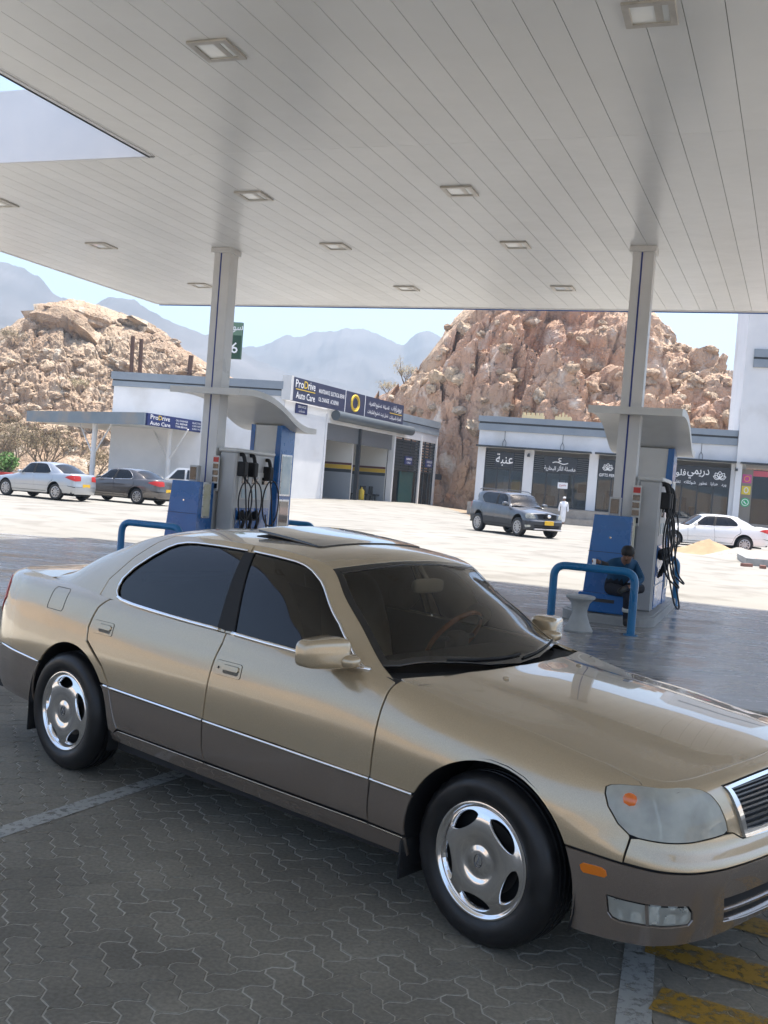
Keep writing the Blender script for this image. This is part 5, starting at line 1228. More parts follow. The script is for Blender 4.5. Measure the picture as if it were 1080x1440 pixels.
G_.part('yellow_line', 5.6, 25.9, 2.85, 3.15, -6.98, -6.93, mat('yellow band', (.65,.42,.03), .6), gar); G_.part('dark_line', 5.6, 25.9, 2.6, 2.82, -6.98, -6.93, M['frame'], gar); G_.part('dark_line', 5.6, 25.9, 3.18, 3.34, -6.98, -6.93, mat('maroon band', (.10,.02,.02), .6), gar)
G_.part('bay_end', 5.3, 5.6, gz, 6.4, -7.2, -.5, M['wallw'], gar); 
for u in (11.25, 17.25):
    w_ = G_.part('bay_partition', u-.05, u+.1, gz, 5.9, -7, -.55, mat('bay wall white', (.62,.61,.57), .8), gar)
    G_.part('dado', u-.07, u-.05, gz, 2.6, -6.99, -.56, mat('bay dado grey', (.27,.29,.31), .7), w_); G_.part('yellow_line', u-.07, u-.05, 2.85, 3.15, -6.99, -.56, mat('yellow band', (.65,.42,.03), .6), w_); G_.part('dark_line', u-.071, u-.05, 2.6, 2.84, -6.99, -.56, M['frame'], w_); G_.part('dark_line', u-.071, u-.05, 3.16, 3.32, -6.99, -.56, mat('maroon band', (.10,.02,.02), .6), w_)
G_.part('bay_floor', 5.6, 26, gz-.05, gz+.05, -7, 0, M['inside'], gar); G_.part('bay_roof', 0, 26.3, 6.8, 6.95, -12, -.5, M['wallw'], gar)
mb = MB()
for u in (7.0, 9.9): G_.box(mb, u-.22, u+.22, gz, 4.7, -3.2, -2.8)
mb.build('lift_post', mat('lift blue', (.02,.04,.22), .4), gar)
def gfront(a, b, nm):
    w = MB(); n_ = 3
    for k in range(n_+1): x = a+(b-a)*k/n_; G_.box(w, x-.06, x+.06, gz, 5.84, -.2, -.08)
    G_.box(w, a, b, 3.2, 3.32, -.21, -.07); fo = w.build('office_window', M['frame'], gar)
    for k in range(n_):
        G_.part('pane', a+(b-a)*k/n_+.06, a+(b-a)*(k+1)/n_-.06, gz, 3.2, -.15, -.13, M['shopglass'], fo)
        for q in range(10): G_.part('louvre', a+(b-a)*k/n_+.06, a+(b-a)*(k+1)/n_-.06, 3.4+.24*q, 3.4+.24*q+.15, -.16, -.10, M['frame'], fo)
gfront(17.5, 22.65, ''); gfront(22.95, 26.05, '')
G_.part('green_door', 18.9, 21.6, gz, 3.1, -.08, -.03, mat('dark green glass door', (.01,.05,.05), .15), gar); G_.part('office_back', 17.5, 26, gz, 5.8, -1.6, -1.5, M['insidedark'], gar)
# left (near) face of the garage and its parapet
GL = Facade((-18.4,66.2), (11.54,-2.2))
GL.part('side_wall', 0, 11.74, gz-.2, 7.0, -.5, 0, M['wallw'], gar); GL.part('side_parapet', -.1, 11.7, 7.0, 7.35, -.6, .08, M['greyband'], gar); GL.part('side_groove', -.1, 11.7, 7.35, 7.45, -.6, .02, M['frame'], gar); GL.part('side_cap', -.2, 11.75, 7.45, 7.95, -.6, .12, M['greyband'], gar)
GL.part('corner_return', 11.1, 11.74, gz, 6.7, -9, -.5, M['wallw'], gar)
t = thing('name_board', 'long slate name board with auto care lettering over the garage bays', 'sign')
G_.part('board', .15, 17.6, 6.79, 8.30, .25, .45, M['signnavy'], t); G_.part('board_side', -.15, .15, 6.79, 8.34, -.2, .47, M['colw'], t)
for u in (7.45, 10.6): G_.part('divider', u-.03, u+.03, 6.79, 8.30, .45, .47, M['ltr'], t)
wr(G_, t, 'Pro', .95, 7.93, .5, .46, 1.05); wr(G_, t, 'D', 1.78, 7.95, .48, .46, .5, M['ltry']); wr(G_, t, 'rive', 2.55, 7.95, .5, .46, .95); G_.part('underline', .5, 3.05, 7.55, 7.60, .45, .465, M['ltry'], t); wr(G_, t, 'Auto Care', 1.8, 7.2, .45, .46, 2.5)
wr(G_, t, 'MAINTENANCE  ELECTRICAL REPAIR', 5.4, 7.80, .28, .46, 3.7); wr(G_, t, 'OIL CHANGE   AC REPAIR', 5.0, 7.25, .28, .46, 2.9)
mb = MB(); mb.tube([G_.P(9.0+.62*math.cos(a), 7.55+.56*math.sin(a), .47) for a in np.linspace(0, 2*math.pi, 33)], .07, 6); mb.tube([G_.P(9.0+.46*math.cos(a), 7.55+.42*math.sin(a), .47) for a in np.linspace(0, 2*math.pi, 33)], .025, 6); mb.build('ring_emblem', M['ltry'], t)
wr(G_, t, arabic('الصيانة  تصليح الكهرباء'), 13.0, 7.75, .42, .46, 3.6); wr(G_, t, arabic('تبديل زيت  تصليح المكيفات'), 12.9, 7.15, .40, .46, 3.6); wr(G_, t, arabic('برودرايف'), 16.2, 7.85, .55, .46, 1.9); wr(G_, t, arabic('للعناية بالسيارات'), 16.1, 7.12, .38, .46, 2.2); G_.part('underline', 15.0, 17.3, 7.45, 7.50, .45, .465, M['ltry'], t)
for u, lab in ((2.1, 'small blue plaque on the garage corner wall'), (20.2, 'small blue plaque in the wide office window'), (24.6, 'small blue plaque in the narrow office window')):
    t = thing('plaque', lab, 'sign'); z = 6.42 if u < 5 else 4.05; w = .75
    G_.part('plate', u-w, u+w, z-.33, z+.33, .02, .08, M['signblue'], t); wr(G_, t, 'SERVICE' if u < 5 else 'OFFICE', u, z+.12, .16, .09, 1.1); wr(G_, t, arabic('خدمات'), u, z-.13, .2, .09, .8)
t = thing('oval_sign', 'small dark rounded sign sticking out beside the rock face', 'sign'); G_.part('plate', 26.4, 27.9, 2.75, 3.25, -.02, .04, M['signdark'], t, .02)
# chairs and an extinguisher in the bay
for k, u in enumerate((12.4, 15.0, 16.6)):
    t = thing('waiting_chair', 'black plastic chair inside the garage bay', 'chair', group='chairs in the garage bay'); G_.part('seat', u, u+.9, gz+.55, gz+.65, -1.6, -.9, M['black'], t); G_.part('backrest', u, u+.9, gz+.65, gz+1.25, -1.62, -1.52, M['black'], t)
    for du in (.08, .8): G_.part('leg', u+du-.03, u+du+.03, gz+.04, gz+.55, -1.5, -1.4, M['black'], t); G_.part('leg', u+du-.03, u+du+.03, gz+.04, gz+.55, -1.1, -1.0, M['black'], t)
c = MB(); c.lathe([(.20,0),(.22,.05),(.22,.8),(.14,.92),(.05,1.0),(.05,1.1)], 14); e_ = c.build('yellow_drum', mat('yellow drum', (.65,.45,.02), .4), None, 'auto'); e_.location = G_.P(14.1, gz+.05, -1.0); tag(e_, 'yellow drum standing between the chairs in the garage', 'drum')
# --- vacuum bay shade
vc = rootless('vacuum_bay_shade', 'low shade roof with grey fascia and white braced posts beside the garage', 'canopy')
C0 = Vector((-14.72,60.0,0)); C1 = Vector((-24.9,69.0,0)); C2 = Vector((-9.7,71.0,0)); C3 = C1+(C2-C0)
zb, zt_ = 4.32, 5.06
V = [(p.x, p.y, z) for z in (zb+.05, zt_-.05) for p in (C0, C2, C3, C1)]; mb = MB(); mb.add(V, [(3,2,1,0),(4,5,6,7),(0,1,5,4),(1,2,6,5),(2,3,7,6),(3,0,4,7)]); mb.build('roof', M['pwhite'], vc)
F1 = Facade(C1, C0-C1); F2 = Facade(C0, C2-C0)
L1 = (C0-C1).length; L2 = (C2-C0).length
F1.part('fascia', -.05, L1+.1, zb, zt_, 0, .12, noisy('blue grey fascia', (.15,.19,.22), (.20,.24,.27), .7, .6, grime=((.25,.24,.22), .6, .55, .7)), vc); F2.part('fascia', .1, L2, zb, zt_, -.02, .10, M['signblue'], vc)
for pt, par in ((C1*.45+C0*.55+Vector((.3,.6,0)),0), (C1*.25+C0*.75+Vector((1.2,4.5,0)),1), (C0*.9+C1*.1+Vector((1.6,3.6,0)),0), (C0*.35+C2*.65+Vector((-1,1,0)),1), (C0*.02+C2*.98+Vector((-1.4,.6,0)),0)):
    p_ = MB(); p_.tube([(pt.x,pt.y,ground_z(pt.x,pt.y)-.05),(pt.x,pt.y,zb+.1)], .17, 12); po = p_.build('post', M['wallw'], vc, 'auto')
    for s in (-1, 1):
        e = pt+(C0-C1).normalized()*(s*1.9); p_ = MB(); p_.tube([(pt.x,pt.y,2.3),(e.x,e.y,zb+.08)], .05, 8); p_.build('brace', M['wallw'], po)
t = thing('bay_sign', 'blue sign with auto care lettering on the vacuum bay shade', 'sign')
F2.part('plate', .12, L2-.2, zb+.02, zt_-.02, .10, .13, M['signblue'], t)
wr(F2, t, 'Pro', .75, 4.86, .28, .14, .75); wr(F2, t, 'D', 1.32, 4.86, .27, .14, .34, M['ltry']); wr(F2, t, 'rive', 1.9, 4.86, .28, .14, .75); wr(F2, t, 'Auto Care', 1.35, 4.50, .24, .14, 2.0)
for k, s in enumerate(('OIL CHANGE','AC REPAIR','TYRE SERVICE')): wr(F2, t, s, 3.5, 4.87-.19*k, .11, .14, 1.25)
for k, s in enumerate(('ELECTRICAL','CAR REPAIR','CAR WASH')): wr(F2, t, s, 5.3, 4.87-.19*k, .11, .14, 1.3)
wr(F2, t, 'VACUUM BAY', 7.4, 4.85, .22, .14, 1.5); wr(F2, t, arabic('تنظيف السيارات'), 7.4, 4.52, .28, .14, 1.7); wr(F2, t, arabic('برودرايف'), 10.4, 4.85, .3, .14, 1.5); wr(F2, t, arabic('للعناية بالسيارات'), 10.4, 4.5, .25, .14, 1.6)
# peach back wall and a low block under the shade
bw = rootless('peach_wall', 'peach coloured wall with dark window behind the shade posts', 'building')
P1 = Facade((-17.2,74.5), (6.5,-.6)); P1.part('wall', 0, 7.2, .3, 4.0, -4, 0, mat('peach render', (.50,.36,.25), .8), bw); P1.part('window', 2.4, 4.2, 1.7, 2.9, 0, .06, M['screenglass'], bw); P1.part('window_ledge', 2.2, 4.4, 3.0, 3.1, 0, .4, M['frame'], bw)
# green road sign behind the left column
t = thing('roadside_sign', 'tall green and white sign board behind the canopy column', 'sign')
RS = Facade((-7.0,38.8), (.97,-.22)); RS.part('board', 0, 1.05, 6.2, 7.6, -.15, .0, mat('sign green', (.02,.065,.035), .45), t); RS.part('post', .4, .56, .1, 6.3, -.2, -.1, M['steel'], t); RS.part('top_band', .0, 1.05, 7.1, 7.6, 0, .01, mat('pale green', (.13,.22,.15), .5), t)
wr(RS, t, arabic('سوق'), .75, 7.38, .36, .016, .7); wr(RS, t, '6', .80, 6.62, .42, .012, .28)
# ---------------------------------------------------------------- hills and mountains
def dep(px, py, Y):
    d = _F+_R*((px-540)/1408)-_U*((py-720)/1408); return Vector((0,0,1.733))+d*(Y/d.y)
def rock_mat(name, tan, red, pale, dark, s=1.):
    m, n, l, b = nodes(name); g = n.new('ShaderNodeNewGeometry')
    def nz(sc, det, off=0., stretch=(1,1,1)):
        mp = n.new('ShaderNodeMapping'); mp.inputs['Location'].default_value = (off,off,off); mp.inputs['Scale'].default_value = stretch; l.new(g.outputs['Position'], mp.inputs[0])
        t = n.new('ShaderNodeTexNoise'); t.inputs['Scale'].default_value = sc; t.inputs['Detail'].default_value = det; t.inputs['Roughness'].default_value = .62; l.new(mp.outputs[0], t.inputs['Vector']); return t
    a = nz(.055*s, 5); r = ramp(n, [(.40,tan),(.56,red)]); l.new(a.outputs[0], r.inputs[0])
    c = nz(.32*s, 8, 7.); rc = ramp(n, [(.55,(0,0,0)),(.68,(1,1,1))]); l.new(c.outputs[0], rc.inputs[0])
    m1 = n.new('ShaderNodeMix'); m1.data_type = 'RGBA'; l.new(rc.outputs[0], m1.inputs['Factor']); l.new(r.outputs[0], m1.inputs['A']); m1.inputs['B'].default_value = (*pale, 1)
    d = nz(1.1*s, 9, 3., (1,1,.6)); rd = ramp(n, [(.34,(1,1,1)),(.46,(0,0,0))]); l.new(d.outputs[0], rd.inputs[0])
    m2 = n.new('ShaderNodeMix'); m2.data_type = 'RGBA'; l.new(rd.outputs[0], m2.inputs['Factor']); l.new(m1.outputs['Result'], m2.inputs['A']); m2.inputs['B'].default_value = (*dark, 1)
    l.new(m2.outputs['Result'], b.inputs['Base Color']); b.inputs['Roughness'].default_value = .92; b.inputs['Specular IOR Level'].default_value = .15
    dn = nz(.5*s, 3, 11.); dv = n.new('ShaderNodeVectorMath'); dv.operation = 'MULTIPLY_ADD'; l.new(dn.outputs['Color'], dv.inputs[0]); dv.inputs[1].default_value = (3.2,3.2,3.2); l.new(g.outputs['Position'], dv.inputs[2]); v = n.new('ShaderNodeTexVoronoi'); v.feature = 'DISTANCE_TO_EDGE'; v.inputs['Scale'].default_value = .55*s; l.new(dv.outputs[0], v.inputs['Vector'])
    rv = ramp(n, [(.0,(0,0,0)),(.07,(1,1,1))]); l.new(v.outputs['Distance'], rv.inputs[0])
    e = nz(2.6*s, 10, 1.); mm = n.new('ShaderNodeMath'); mm.operation = 'MULTIPLY_ADD'; l.new(rv.outputs[0], mm.inputs[0]); mm.inputs[1].default_value = .30; l.new(e.outputs[0], mm.inputs[2])
    bp = n.new('ShaderNodeBump'); bp.inputs['Strength'].default_value = .8; bp.inputs['Distance'].default_value = .45; l.new(mm.outputs[0], bp.inputs['Height']); l.new(bp.outputs[0], b.inputs['Normal'])
    return m
M['rockr'] = rock_mat('ochre cliff rock', (.57,.43,.305), (.51,.325,.225), (.66,.60,.53), (.32,.205,.14))
M['rockl'] = rock_mat('tan scree rock', (.50,.39,.28), (.44,.32,.225), (.58,.51,.41), (.26,.185,.13), 1.3)
M['boulder'] = rock_mat('boulder rock', (.54,.42,.30), (.47,.345,.24), (.62,.55,.45), (.30,.21,.15), 1.6)
def facets(p, scales, seed):
    """blocky, faceted rock: random tilted planes in Voronoi cells plus cracks between them"""
    h = 0.
    for s, kt, kc in scales:
        q = Vector(((p.x+seed)/s, (p.y+seed*1.7)/s, p.z/(s*.85)))
        d, pts = noise.voronoi(q); c = pts[0]
        rv = noise.cell_vector(c*7.31+Vector((3.1,1.7,9.2)))
        h += s*kt*((q-c).dot(rv)*1.1+rv.z*.28)
        cr = d[1]-d[0]
        if cr < .16: h -= s*kc*(1-cr/.16)
    return h
def hill(name, ridge, base, ns, nt, scales, m, seed, prof=1.5, back=16., nrm=(0,-.75,.66), rough=.8, toe=1.):
    rk = np.linspace(0, 1, len(ridge)); bk = np.linspace(0, 1, len(base))
    rp = np.array([tuple(p) for p in ridge]); bp_ = np.array([tuple(p) for p in base])
    V = []; NT = nt+10; N0 = Vector(nrm).normalized()
    for i in range(ns):
        u = i/(ns-1); r = crs(rk, rp, np.array([u]))[0]; b = crs(bk, bp_, np.array([u]))[0]
        for j in range(NT):
            if j < nt:
                t = j/(nt-1); w = t; x = b[0]+(r[0]-b[0])*t; y = b[1]+(r[1]-b[1])*(t**1.15); z = b[2]+(r[2]-b[2])*(1-(1-t)**prof)
            else:
                k = (j-nt+1)/10; x = r[0]; y = r[1]+back*k; z = r[2]*(1-k*k)-1.5*k
            p = Vector((x, y, z)); amp = 1 if j < nt else 1-(j-nt+1)/10
            amp *= min(1, .25+4*u, .25+4*(1-u))
            if j < nt: amp *= (1-.72*sst(.55, 1, t))*(toe+(1-toe)*sst(.0, .22, t))
            else: amp *= .28
            d = facets(p, scales, seed)+rough*(noise.fractal(p*.22, 1., 2.1, 5)-.1)
            if j == 0: d = min(d, 0)
            p = p+N0*d*amp
            if j < nt: p.z = min(p.z, 1.7+(r[2]-1.7)*(p.y/r[1])+.9*noise.noise(Vector((p.x*.5, p.y*.5, seed)))+.35)
            V.append(p)
    F = [(i*NT+j, (i+1)*NT+j, (i+1)*NT+j+1, i*NT+j+1) for i in range(ns-1) for j in range(NT-1)]
    o = mesh(name, V, F, m); smooth_by_angle(o, 16); return structure(o)
# right hill above the shops
rpx = [(470,600),(515,566),(535,552),(562,535),(585,512),(612,486),(628,462),(646,440),(690,418),(760,405),(830,412),(890,428),(915,448),(930,480),(958,492),(985,520),(1010,534),(1036,556),(1075,590),(1130,640)]
ridge = [dep(x, y, 112-10*math.sin(i*.35)) for i, (x, y) in enumerate(rpx)]
base = [Vector((x, y, z)) for x, y, z in ((-4,97,.4),(0,94,.4),(4,90,.4),(7,86,.4),(9.5,82,.3),(12,79,.2),(16,78,0),(22,77,0),(28,75,0),(34,74,0),(44,76,0))]
hill('rock_hill', ridge, base, 360, 170, ((12,.46,.05),(5,.42,.12),(2.2,.26,.14),(.9,.18,.08)), M['rockr'], 3.3, 1.75, rough=1.2)
# left hill with scree
lpx = [(-160,520),(-90,500),(-30,478),(5,464),(35,446),(58,440),(64,432),(80,425),(105,421),(135,427),(168,441),(200,453),(228,464),(248,484),(275,500),(300,516),(350,545),(400,580)]
ridge = [dep(x, y, 118+4*math.sin(i*.8)) for i, (x, y) in enumerate(lpx)]
base = [Vector((x, y, z)) for x, y, z in ((-60,84,.6),(-48,84,.6),(-38,84,.6),(-30,84,.7),(-22,85,.7),(-15,86,.7),(-9,88,.7),(-4,92,.6),(2,96,.5))]
hill('scree_hill', ridge, base, 360, 150, ((7,.18,.05),(2.4,.30,.09),(1.0,.34,.12),(.55,.2,.08)), M['rockl'], 8.1, 1.05, rough=.7, toe=.12)
# loose boulders: four shapes, copied
def boulder_mesh(seed):
    V = []; F = []; nu, nv = 14, 9
    for j in range(nv+1):
        ph = -math.pi/2+math.pi*j/nv
        for i in range(nu):
            th = 2*math.pi*i/nu; p = Vector((math.cos(ph)*math.cos(th), math.cos(ph)*math.sin(th), math.sin(ph)*.75))
            V.append(p*(1+.85*facets(p*1.0, ((.95,.6,.08),(.45,.45,.05)), seed)))
    for j in range(nv):
        for i in range(nu): F.append((j*nu+i, j*nu+(i+1) % nu, (j+1)*nu+(i+1) % nu, (j+1)*nu+i))
    o = mesh('boulder', V, F, M['boulder']); smooth_by_angle(o, 14); me = o.data; bpy.data.objects.remove(o); return me
BM = [boulder_mesh(s) for s in (1.1, 5.7, 9.3, 14.2, 20.5)]
from mathutils.bvhtree import BVHTree
def bvh(o):
    me = o.data; return BVHTree.FromPolygons([v.co.copy() for v in me.vertices], [tuple(p.vertices) for p in me.polygons])
TR = bvh(bpy.data.objects['rock_hill']); TL = bvh(bpy.data.objects['scree_hill'])
def cast(tree, px, py):
    d = (_F+_R*((px-540)/1408)-_U*((py-720)/1408)).normalized(); h = tree.ray_cast(Vector((0,0,1.733)), d); return h[0]
rng = random.Random(21)
def put(p, s, lab, grp, me=None, sq=(1,1,1)):
    o = bpy.data.objects.new('boulder', me or rng.choice(BM)); COL.objects.link(o); o.location = p; o.rotation_euler = (rng.uniform(-.5,.5), rng.uniform(-.5,.5), rng.uniform(0,6.3)); o.scale = (s*sq[0]*rng.uniform(.8,1.25), s*sq[1]*rng.uniform(.8,1.2), s*sq[2]*rng.uniform(.7,1.1)); tag(o, lab, 'boulder', grp); return o
n_ = 0
while n_ < 190:
    x, y = rng.uniform(0, 290), rng.uniform(450, 632); p = cast(TL, x, y)
    if p is None: continue
    put(p, rng.choice((.25,.3,.35,.4,.5,.6,.75)), 'loose tan boulder on the scree slope behind the shade roof', 'loose boulders on the left hill'); n_ += 1
n_ = 0
while n_ < 80:
    x, y = rng.uniform(540, 1035), rng.uniform(450, 610); p = cast(TR, x, y)
    if p is None: continue
    put(p, rng.choice((.3,.4,.5,.6,.8)), 'ochre boulder lodged in the cliff behind the shops', 'boulders on the cliff'); n_ += 1
for (x, y, s, sq), lab in (((82,452,2.5,(1,1,1.0)),'tall upright tan rock at the crown of the scree hill'), ((55,458,1.8,(1,1,1.1)),'leaning brown rock below the crown of the scree hill'), ((118,452,2.4,(1.6,1,.7)),'broad rounded rock slab across the crown of the scree hill'), ((125,478,2.3,(1.7,1,.8)),'wide cracked boulder under the crown of the scree hill'), ((200,462,2.0,(1.6,1,.8)),'flat dark boulder on the falling ridge of the scree hill')):
    p = cast(TL, x, y)
    if p is not None: o = put(p, s, lab, None, BM[int(x) % 5], sq)
# far mountains
M['mount'] = noisy('far mountain rock', (.075,.07,.07), (.14,.125,.12), .01, .95, world=True, bump=.6, bscale=.02)
def mountain(name, pts, D, depth, seed):
    ridge = [dep(x, y, D) for x, y in pts]; rk = np.linspace(0, 1, len(ridge)); rp = np.array([tuple(p) for p in ridge]); ns, nt = 280, 44; V = []
    for i in range(ns):
        r = crs(rk, rp, np.array([i/(ns-1)]))[0]
        for j in range(nt):
            t = j/(nt-1); p = Vector((r[0]*(.75+.25*t), r[1]-depth*(1-t), r[2]*t**1.35-1*(1-t)))
            d = D*.020*noise.ridged_multi_fractal(Vector((p.x, p.y, p.z))*(9./D)+Vector((seed,0,0)), 1., 2.1, 5, 1., 2.)*(.25+.75*math.sin(math.pi*min(1, t*1.02)))
            jz = D*.012*(noise.fractal(Vector((p.x*14./D, seed*3, p.y*6./D)), .9, 2.1, 6))*t*t
            V.append((p.x, p.y-d*1.3, p.z+d*.5*(1-t)+jz))
    F = [(i*nt+j, (i+1)*nt+j, (i+1)*nt+j+1, i*nt+j+1) for i in range(ns-1) for j in range(nt-1)]
    o = mesh(name, V, F, M['mount']); smooth_by_angle(o, 40); return structure(o)
mountain('mountain_range', [(-420,440),(-260,400),(-120,380),(-40,366),(0,372),(40,386),(90,412),(130,425),(165,424),(200,436),(250,460),(300,478),(350,500),(420,520),(520,560),(640,600)], 900, 420, 2.)
mountain('mountain_range', [(180,540),(260,510),(310,492),(340,488),(380,486),(415,488),(440,478),(470,464),(492,459),(520,464),(545,474),(565,486),(580,478),(600,470),(630,480),(680,505),(740,530),(860,540),(980,545),(1100,560),(1300,580)], 1150, 500, 7.)
# dry hills the polished cars mirror, behind and beside the viewpoint
for k, (cx_, cy_, hh) in enumerate(((-120,-60,10),(-150,40,13),(-40,-160,11),(60,-180,12),(-210,-40,16),(150,-90,11))):
    V = []; nn_ = 26
    for j in range(nn_):
        for i in range(nn_):
            x, y = (i/(nn_-1)-.5)*2, (j/(nn_-1)-.5)*2; r_ = min(1, math.hypot(x, y)); z = hh*(1-r_*r_)**1.3*(.8+.5*noise.noise(Vector((x*2.3+k*5, y*2.3, k))))-.6
            V.append((cx_+x*70, cy_+y*45, z))
    F = [(j*nn_+i, j*nn_+i+1, (j+1)*nn_+i+1, (j+1)*nn_+i) for j in range(nn_-1) for i in range(nn_-1)]
    structure(mesh('dry_hill', V, F, M['rockl'], smooth=True))
# haze
hz = MB(); hz.box((0,0,108), (13000,13000,224)); hm_ = bpy.data.materials.new('pale haze'); hm_.use_nodes = True; hn = hm_.node_tree.nodes; hn.remove(hn['Principled BSDF'])
pv = hn.new('ShaderNodeVolumePrincipled'); pv.inputs['Color'].default_value = (.64,.82,1,1); pv.inputs['Density'].default_value = .00062; pv.inputs['Anisotropy'].default_value = .25
hm_.node_tree.links.new(pv.outputs[0], hn['Material Output'].inputs['Volume']); stuff(hz.build('haze', hm_))
# ---------------------------------------------------------------- other vehicles
M['alloy'] = mat('alloy', (.42,.42,.43), .3, .9); M['bgglass'] = glass('car glass', (.06,.065,.07), 1.55); M['wsglass'] = glass('pale windscreen', (.25,.30,.32), 1.6)
wmb = dict(tyre=M['tyre'], rim=M['alloy'], barrel=M['barrel'], disc=M['disc'], emblem=M['emblem'])
def sm(t): t = np.clip(t, 0, 1); return t*t*(3-2*t)
def mk_sedan(name, label, pos, ang, pm, low=None, kx=.95, tail=.9, kz=1.0, ky=.97, trimm=None, cab=0., grp=None, taillight=None, plate=True):
    r = thing(name, label, 'car', (pos[0], pos[1], pos[2]), ang, grp)
    def warp(P):
        Q = np.array(P, float); x = Q[:, 0]; z = Q[:, 2]
        xx = np.where(x > 0, x*.92, np.where(x < -2.8415, -2.8415+(x+2.8415)*tail, x))*1.0
        xx = xx+cab*sm((z-.8)/.5)*sm((-x-.2)/.8)*sm((x+3.6)/.8)
        Q[:, 0] = xx*kx; Q[:, 1] *= ky; Q[:, 2] = np.where(z > .75, .75+(z-.75)*kz, z); return Q
    m = dict(upper=pm, lower=low or pm, trim=trimm or M['chrome'], strip=low or pm, glass=M['bgglass'], ws=M['wsglass'], lens=M['lens'], reflector=M['reflector'], foglens=M['clear'], slat=M['slat'])
    if taillight: m['taillight'] = taillight
    c, parts = build_sedan(r, m, warp, fine=2.6)
    for x, sd in ((0,1),(0,-1),(-2.8415,1),(-2.8415,-1)): wheel(r, x*kx, -.785*ky*sd, sd, 'spoke', wmb, 0, .325, .21, .215)
    V, F = superell((-.84*kx,-.94*ky,1.02), (.06,.10,.06), 3, 14, 8); c.both('wing_mirror', np.array(V), F, None, pm)
    return r
BIGTL = [(-3.42,4.4),(-3.55,4.9),(-3.80,5.4),(-4.2,5.4),(-4.3,5.0),(-4.3,3.9),(-4.0,3.7),(-3.7,4.0)]
silver = paint('silver paint', (.42,.44,.46), metal=.6, rough=.3); gmet = paint('dark grey brown paint', (.085,.075,.07), metal=.5); wpaint = paint('white car paint', (.72,.72,.71), metal=0., rough=.4); sgrey = paint('graphite paint', (.055,.06,.068), metal=.4)
def at(x, y): return (x, y, ground_z(x, y)-.022)
mk_sedan('parked_sedan', 'silver compact sedan with tinted windows parked before the shade roof', at(-14.85,40.8), R(156), silver, kx=.90, tail=.80, kz=1.06, ky=.93, cab=.12, taillight=BIGTL, trimm=silver)
mk_sedan('parked_sedan', 'dark brown grey sedan parked beside the silver one', at(-12.45,43.2), R(157), gmet, kx=.97, kz=1.05, taillight=BIGTL)
mk_sedan('parked_sedan', 'white saloon car parked behind the sand heap', at(11.75,41.1), R(175.5), wpaint, kx=.99, tail=.95, kz=1.03, trimm=wpaint, taillight=BIGTL)
mk_sedan('parked_sedan', 'white car tail showing beyond the white saloon', at(12.75,44.6), R(174), wpaint, kx=.99, kz=1.0, trimm=wpaint, taillight=BIGTL)
# SUV
def suv(pos, ang):
    r = thing('parked_suv', 'dark grey sport utility car with yellow plate standing on the bright concrete', 'car', pos, ang)
    def warp(P):
        Q = np.array(P, float); x, z = Q[:, 0].copy(), Q[:, 2].copy()
        xx = np.where(x > 0, x*.90, np.where(x < -2.8415, -2.8415+(x+2.8415)*.80, x))
        xx = xx-.50*sm((z-1.0)/.34)*sm((-x-1.7)/.9)+.12*sm((z-1.0)/.3)*sm((x+1.6)/.5)
        Q[:, 0] = xx*.95; Q[:, 1] *= 1.0+.035*sm((z-.95)/.4); Q[:, 2] = .05+z*1.165+.05*sm((-x-1.9)/.7)*sm((z-1.1)/.2); return Q
    m = dict(upper=sgrey, lower=mat('dark cladding', (.035,.037,.04), .6), trim=M['slat'], strip=sgrey, bump=sgrey, glass=M['bgglass'], ws=M['wsglass'], lens=M['clear'], reflector=M['reflector'], foglens=M['clear'], slat=M['black'])
    c, parts = build_sedan(r, m, warp, fine=2.4)
    for x, sd in ((0,1),(0,-1),(-2.8415,1),(-2.8415,-1)): wheel(r, x*.95, -.79*sd, sd, 'spoke', wmb, 0, .375, .235, .245)
    V, F = superell((-.74,-.99,1.24), (.08,.12,.08), 3, 14, 8); c.both('wing_mirror', np.array(V), F, None, sgrey)
    mb = MB(); mb.box((.862,0,.60), (.03,.44,.16), b=.006); mb.build('number_plate', M['plate'], r)
    mb = MB(); V, F = superell((.835,0,.86), (.02,.09,.06), 2.4, 14, 8); mb.add(V, F); mb.build('emblem', M['chrome'], r, True)
    mb = MB(); mb.box((.80,0,.34), (.08,1.35,.06), b=.02); mb.build('skid_plate', M['alloy'], r)
    for s in (-1, 1):
        mb = MB(); mb.tube(fillet([(-1.2,s*.60,1.70),(-1.35,s*.60,1.76),(-2.9,s*.60,1.80),(-3.05,s*.60,1.74)], .08), .018, 8); mb.build('roof_rail', M['slat'], r)
    return r
suv(at(6.0,39.6), R(-60))
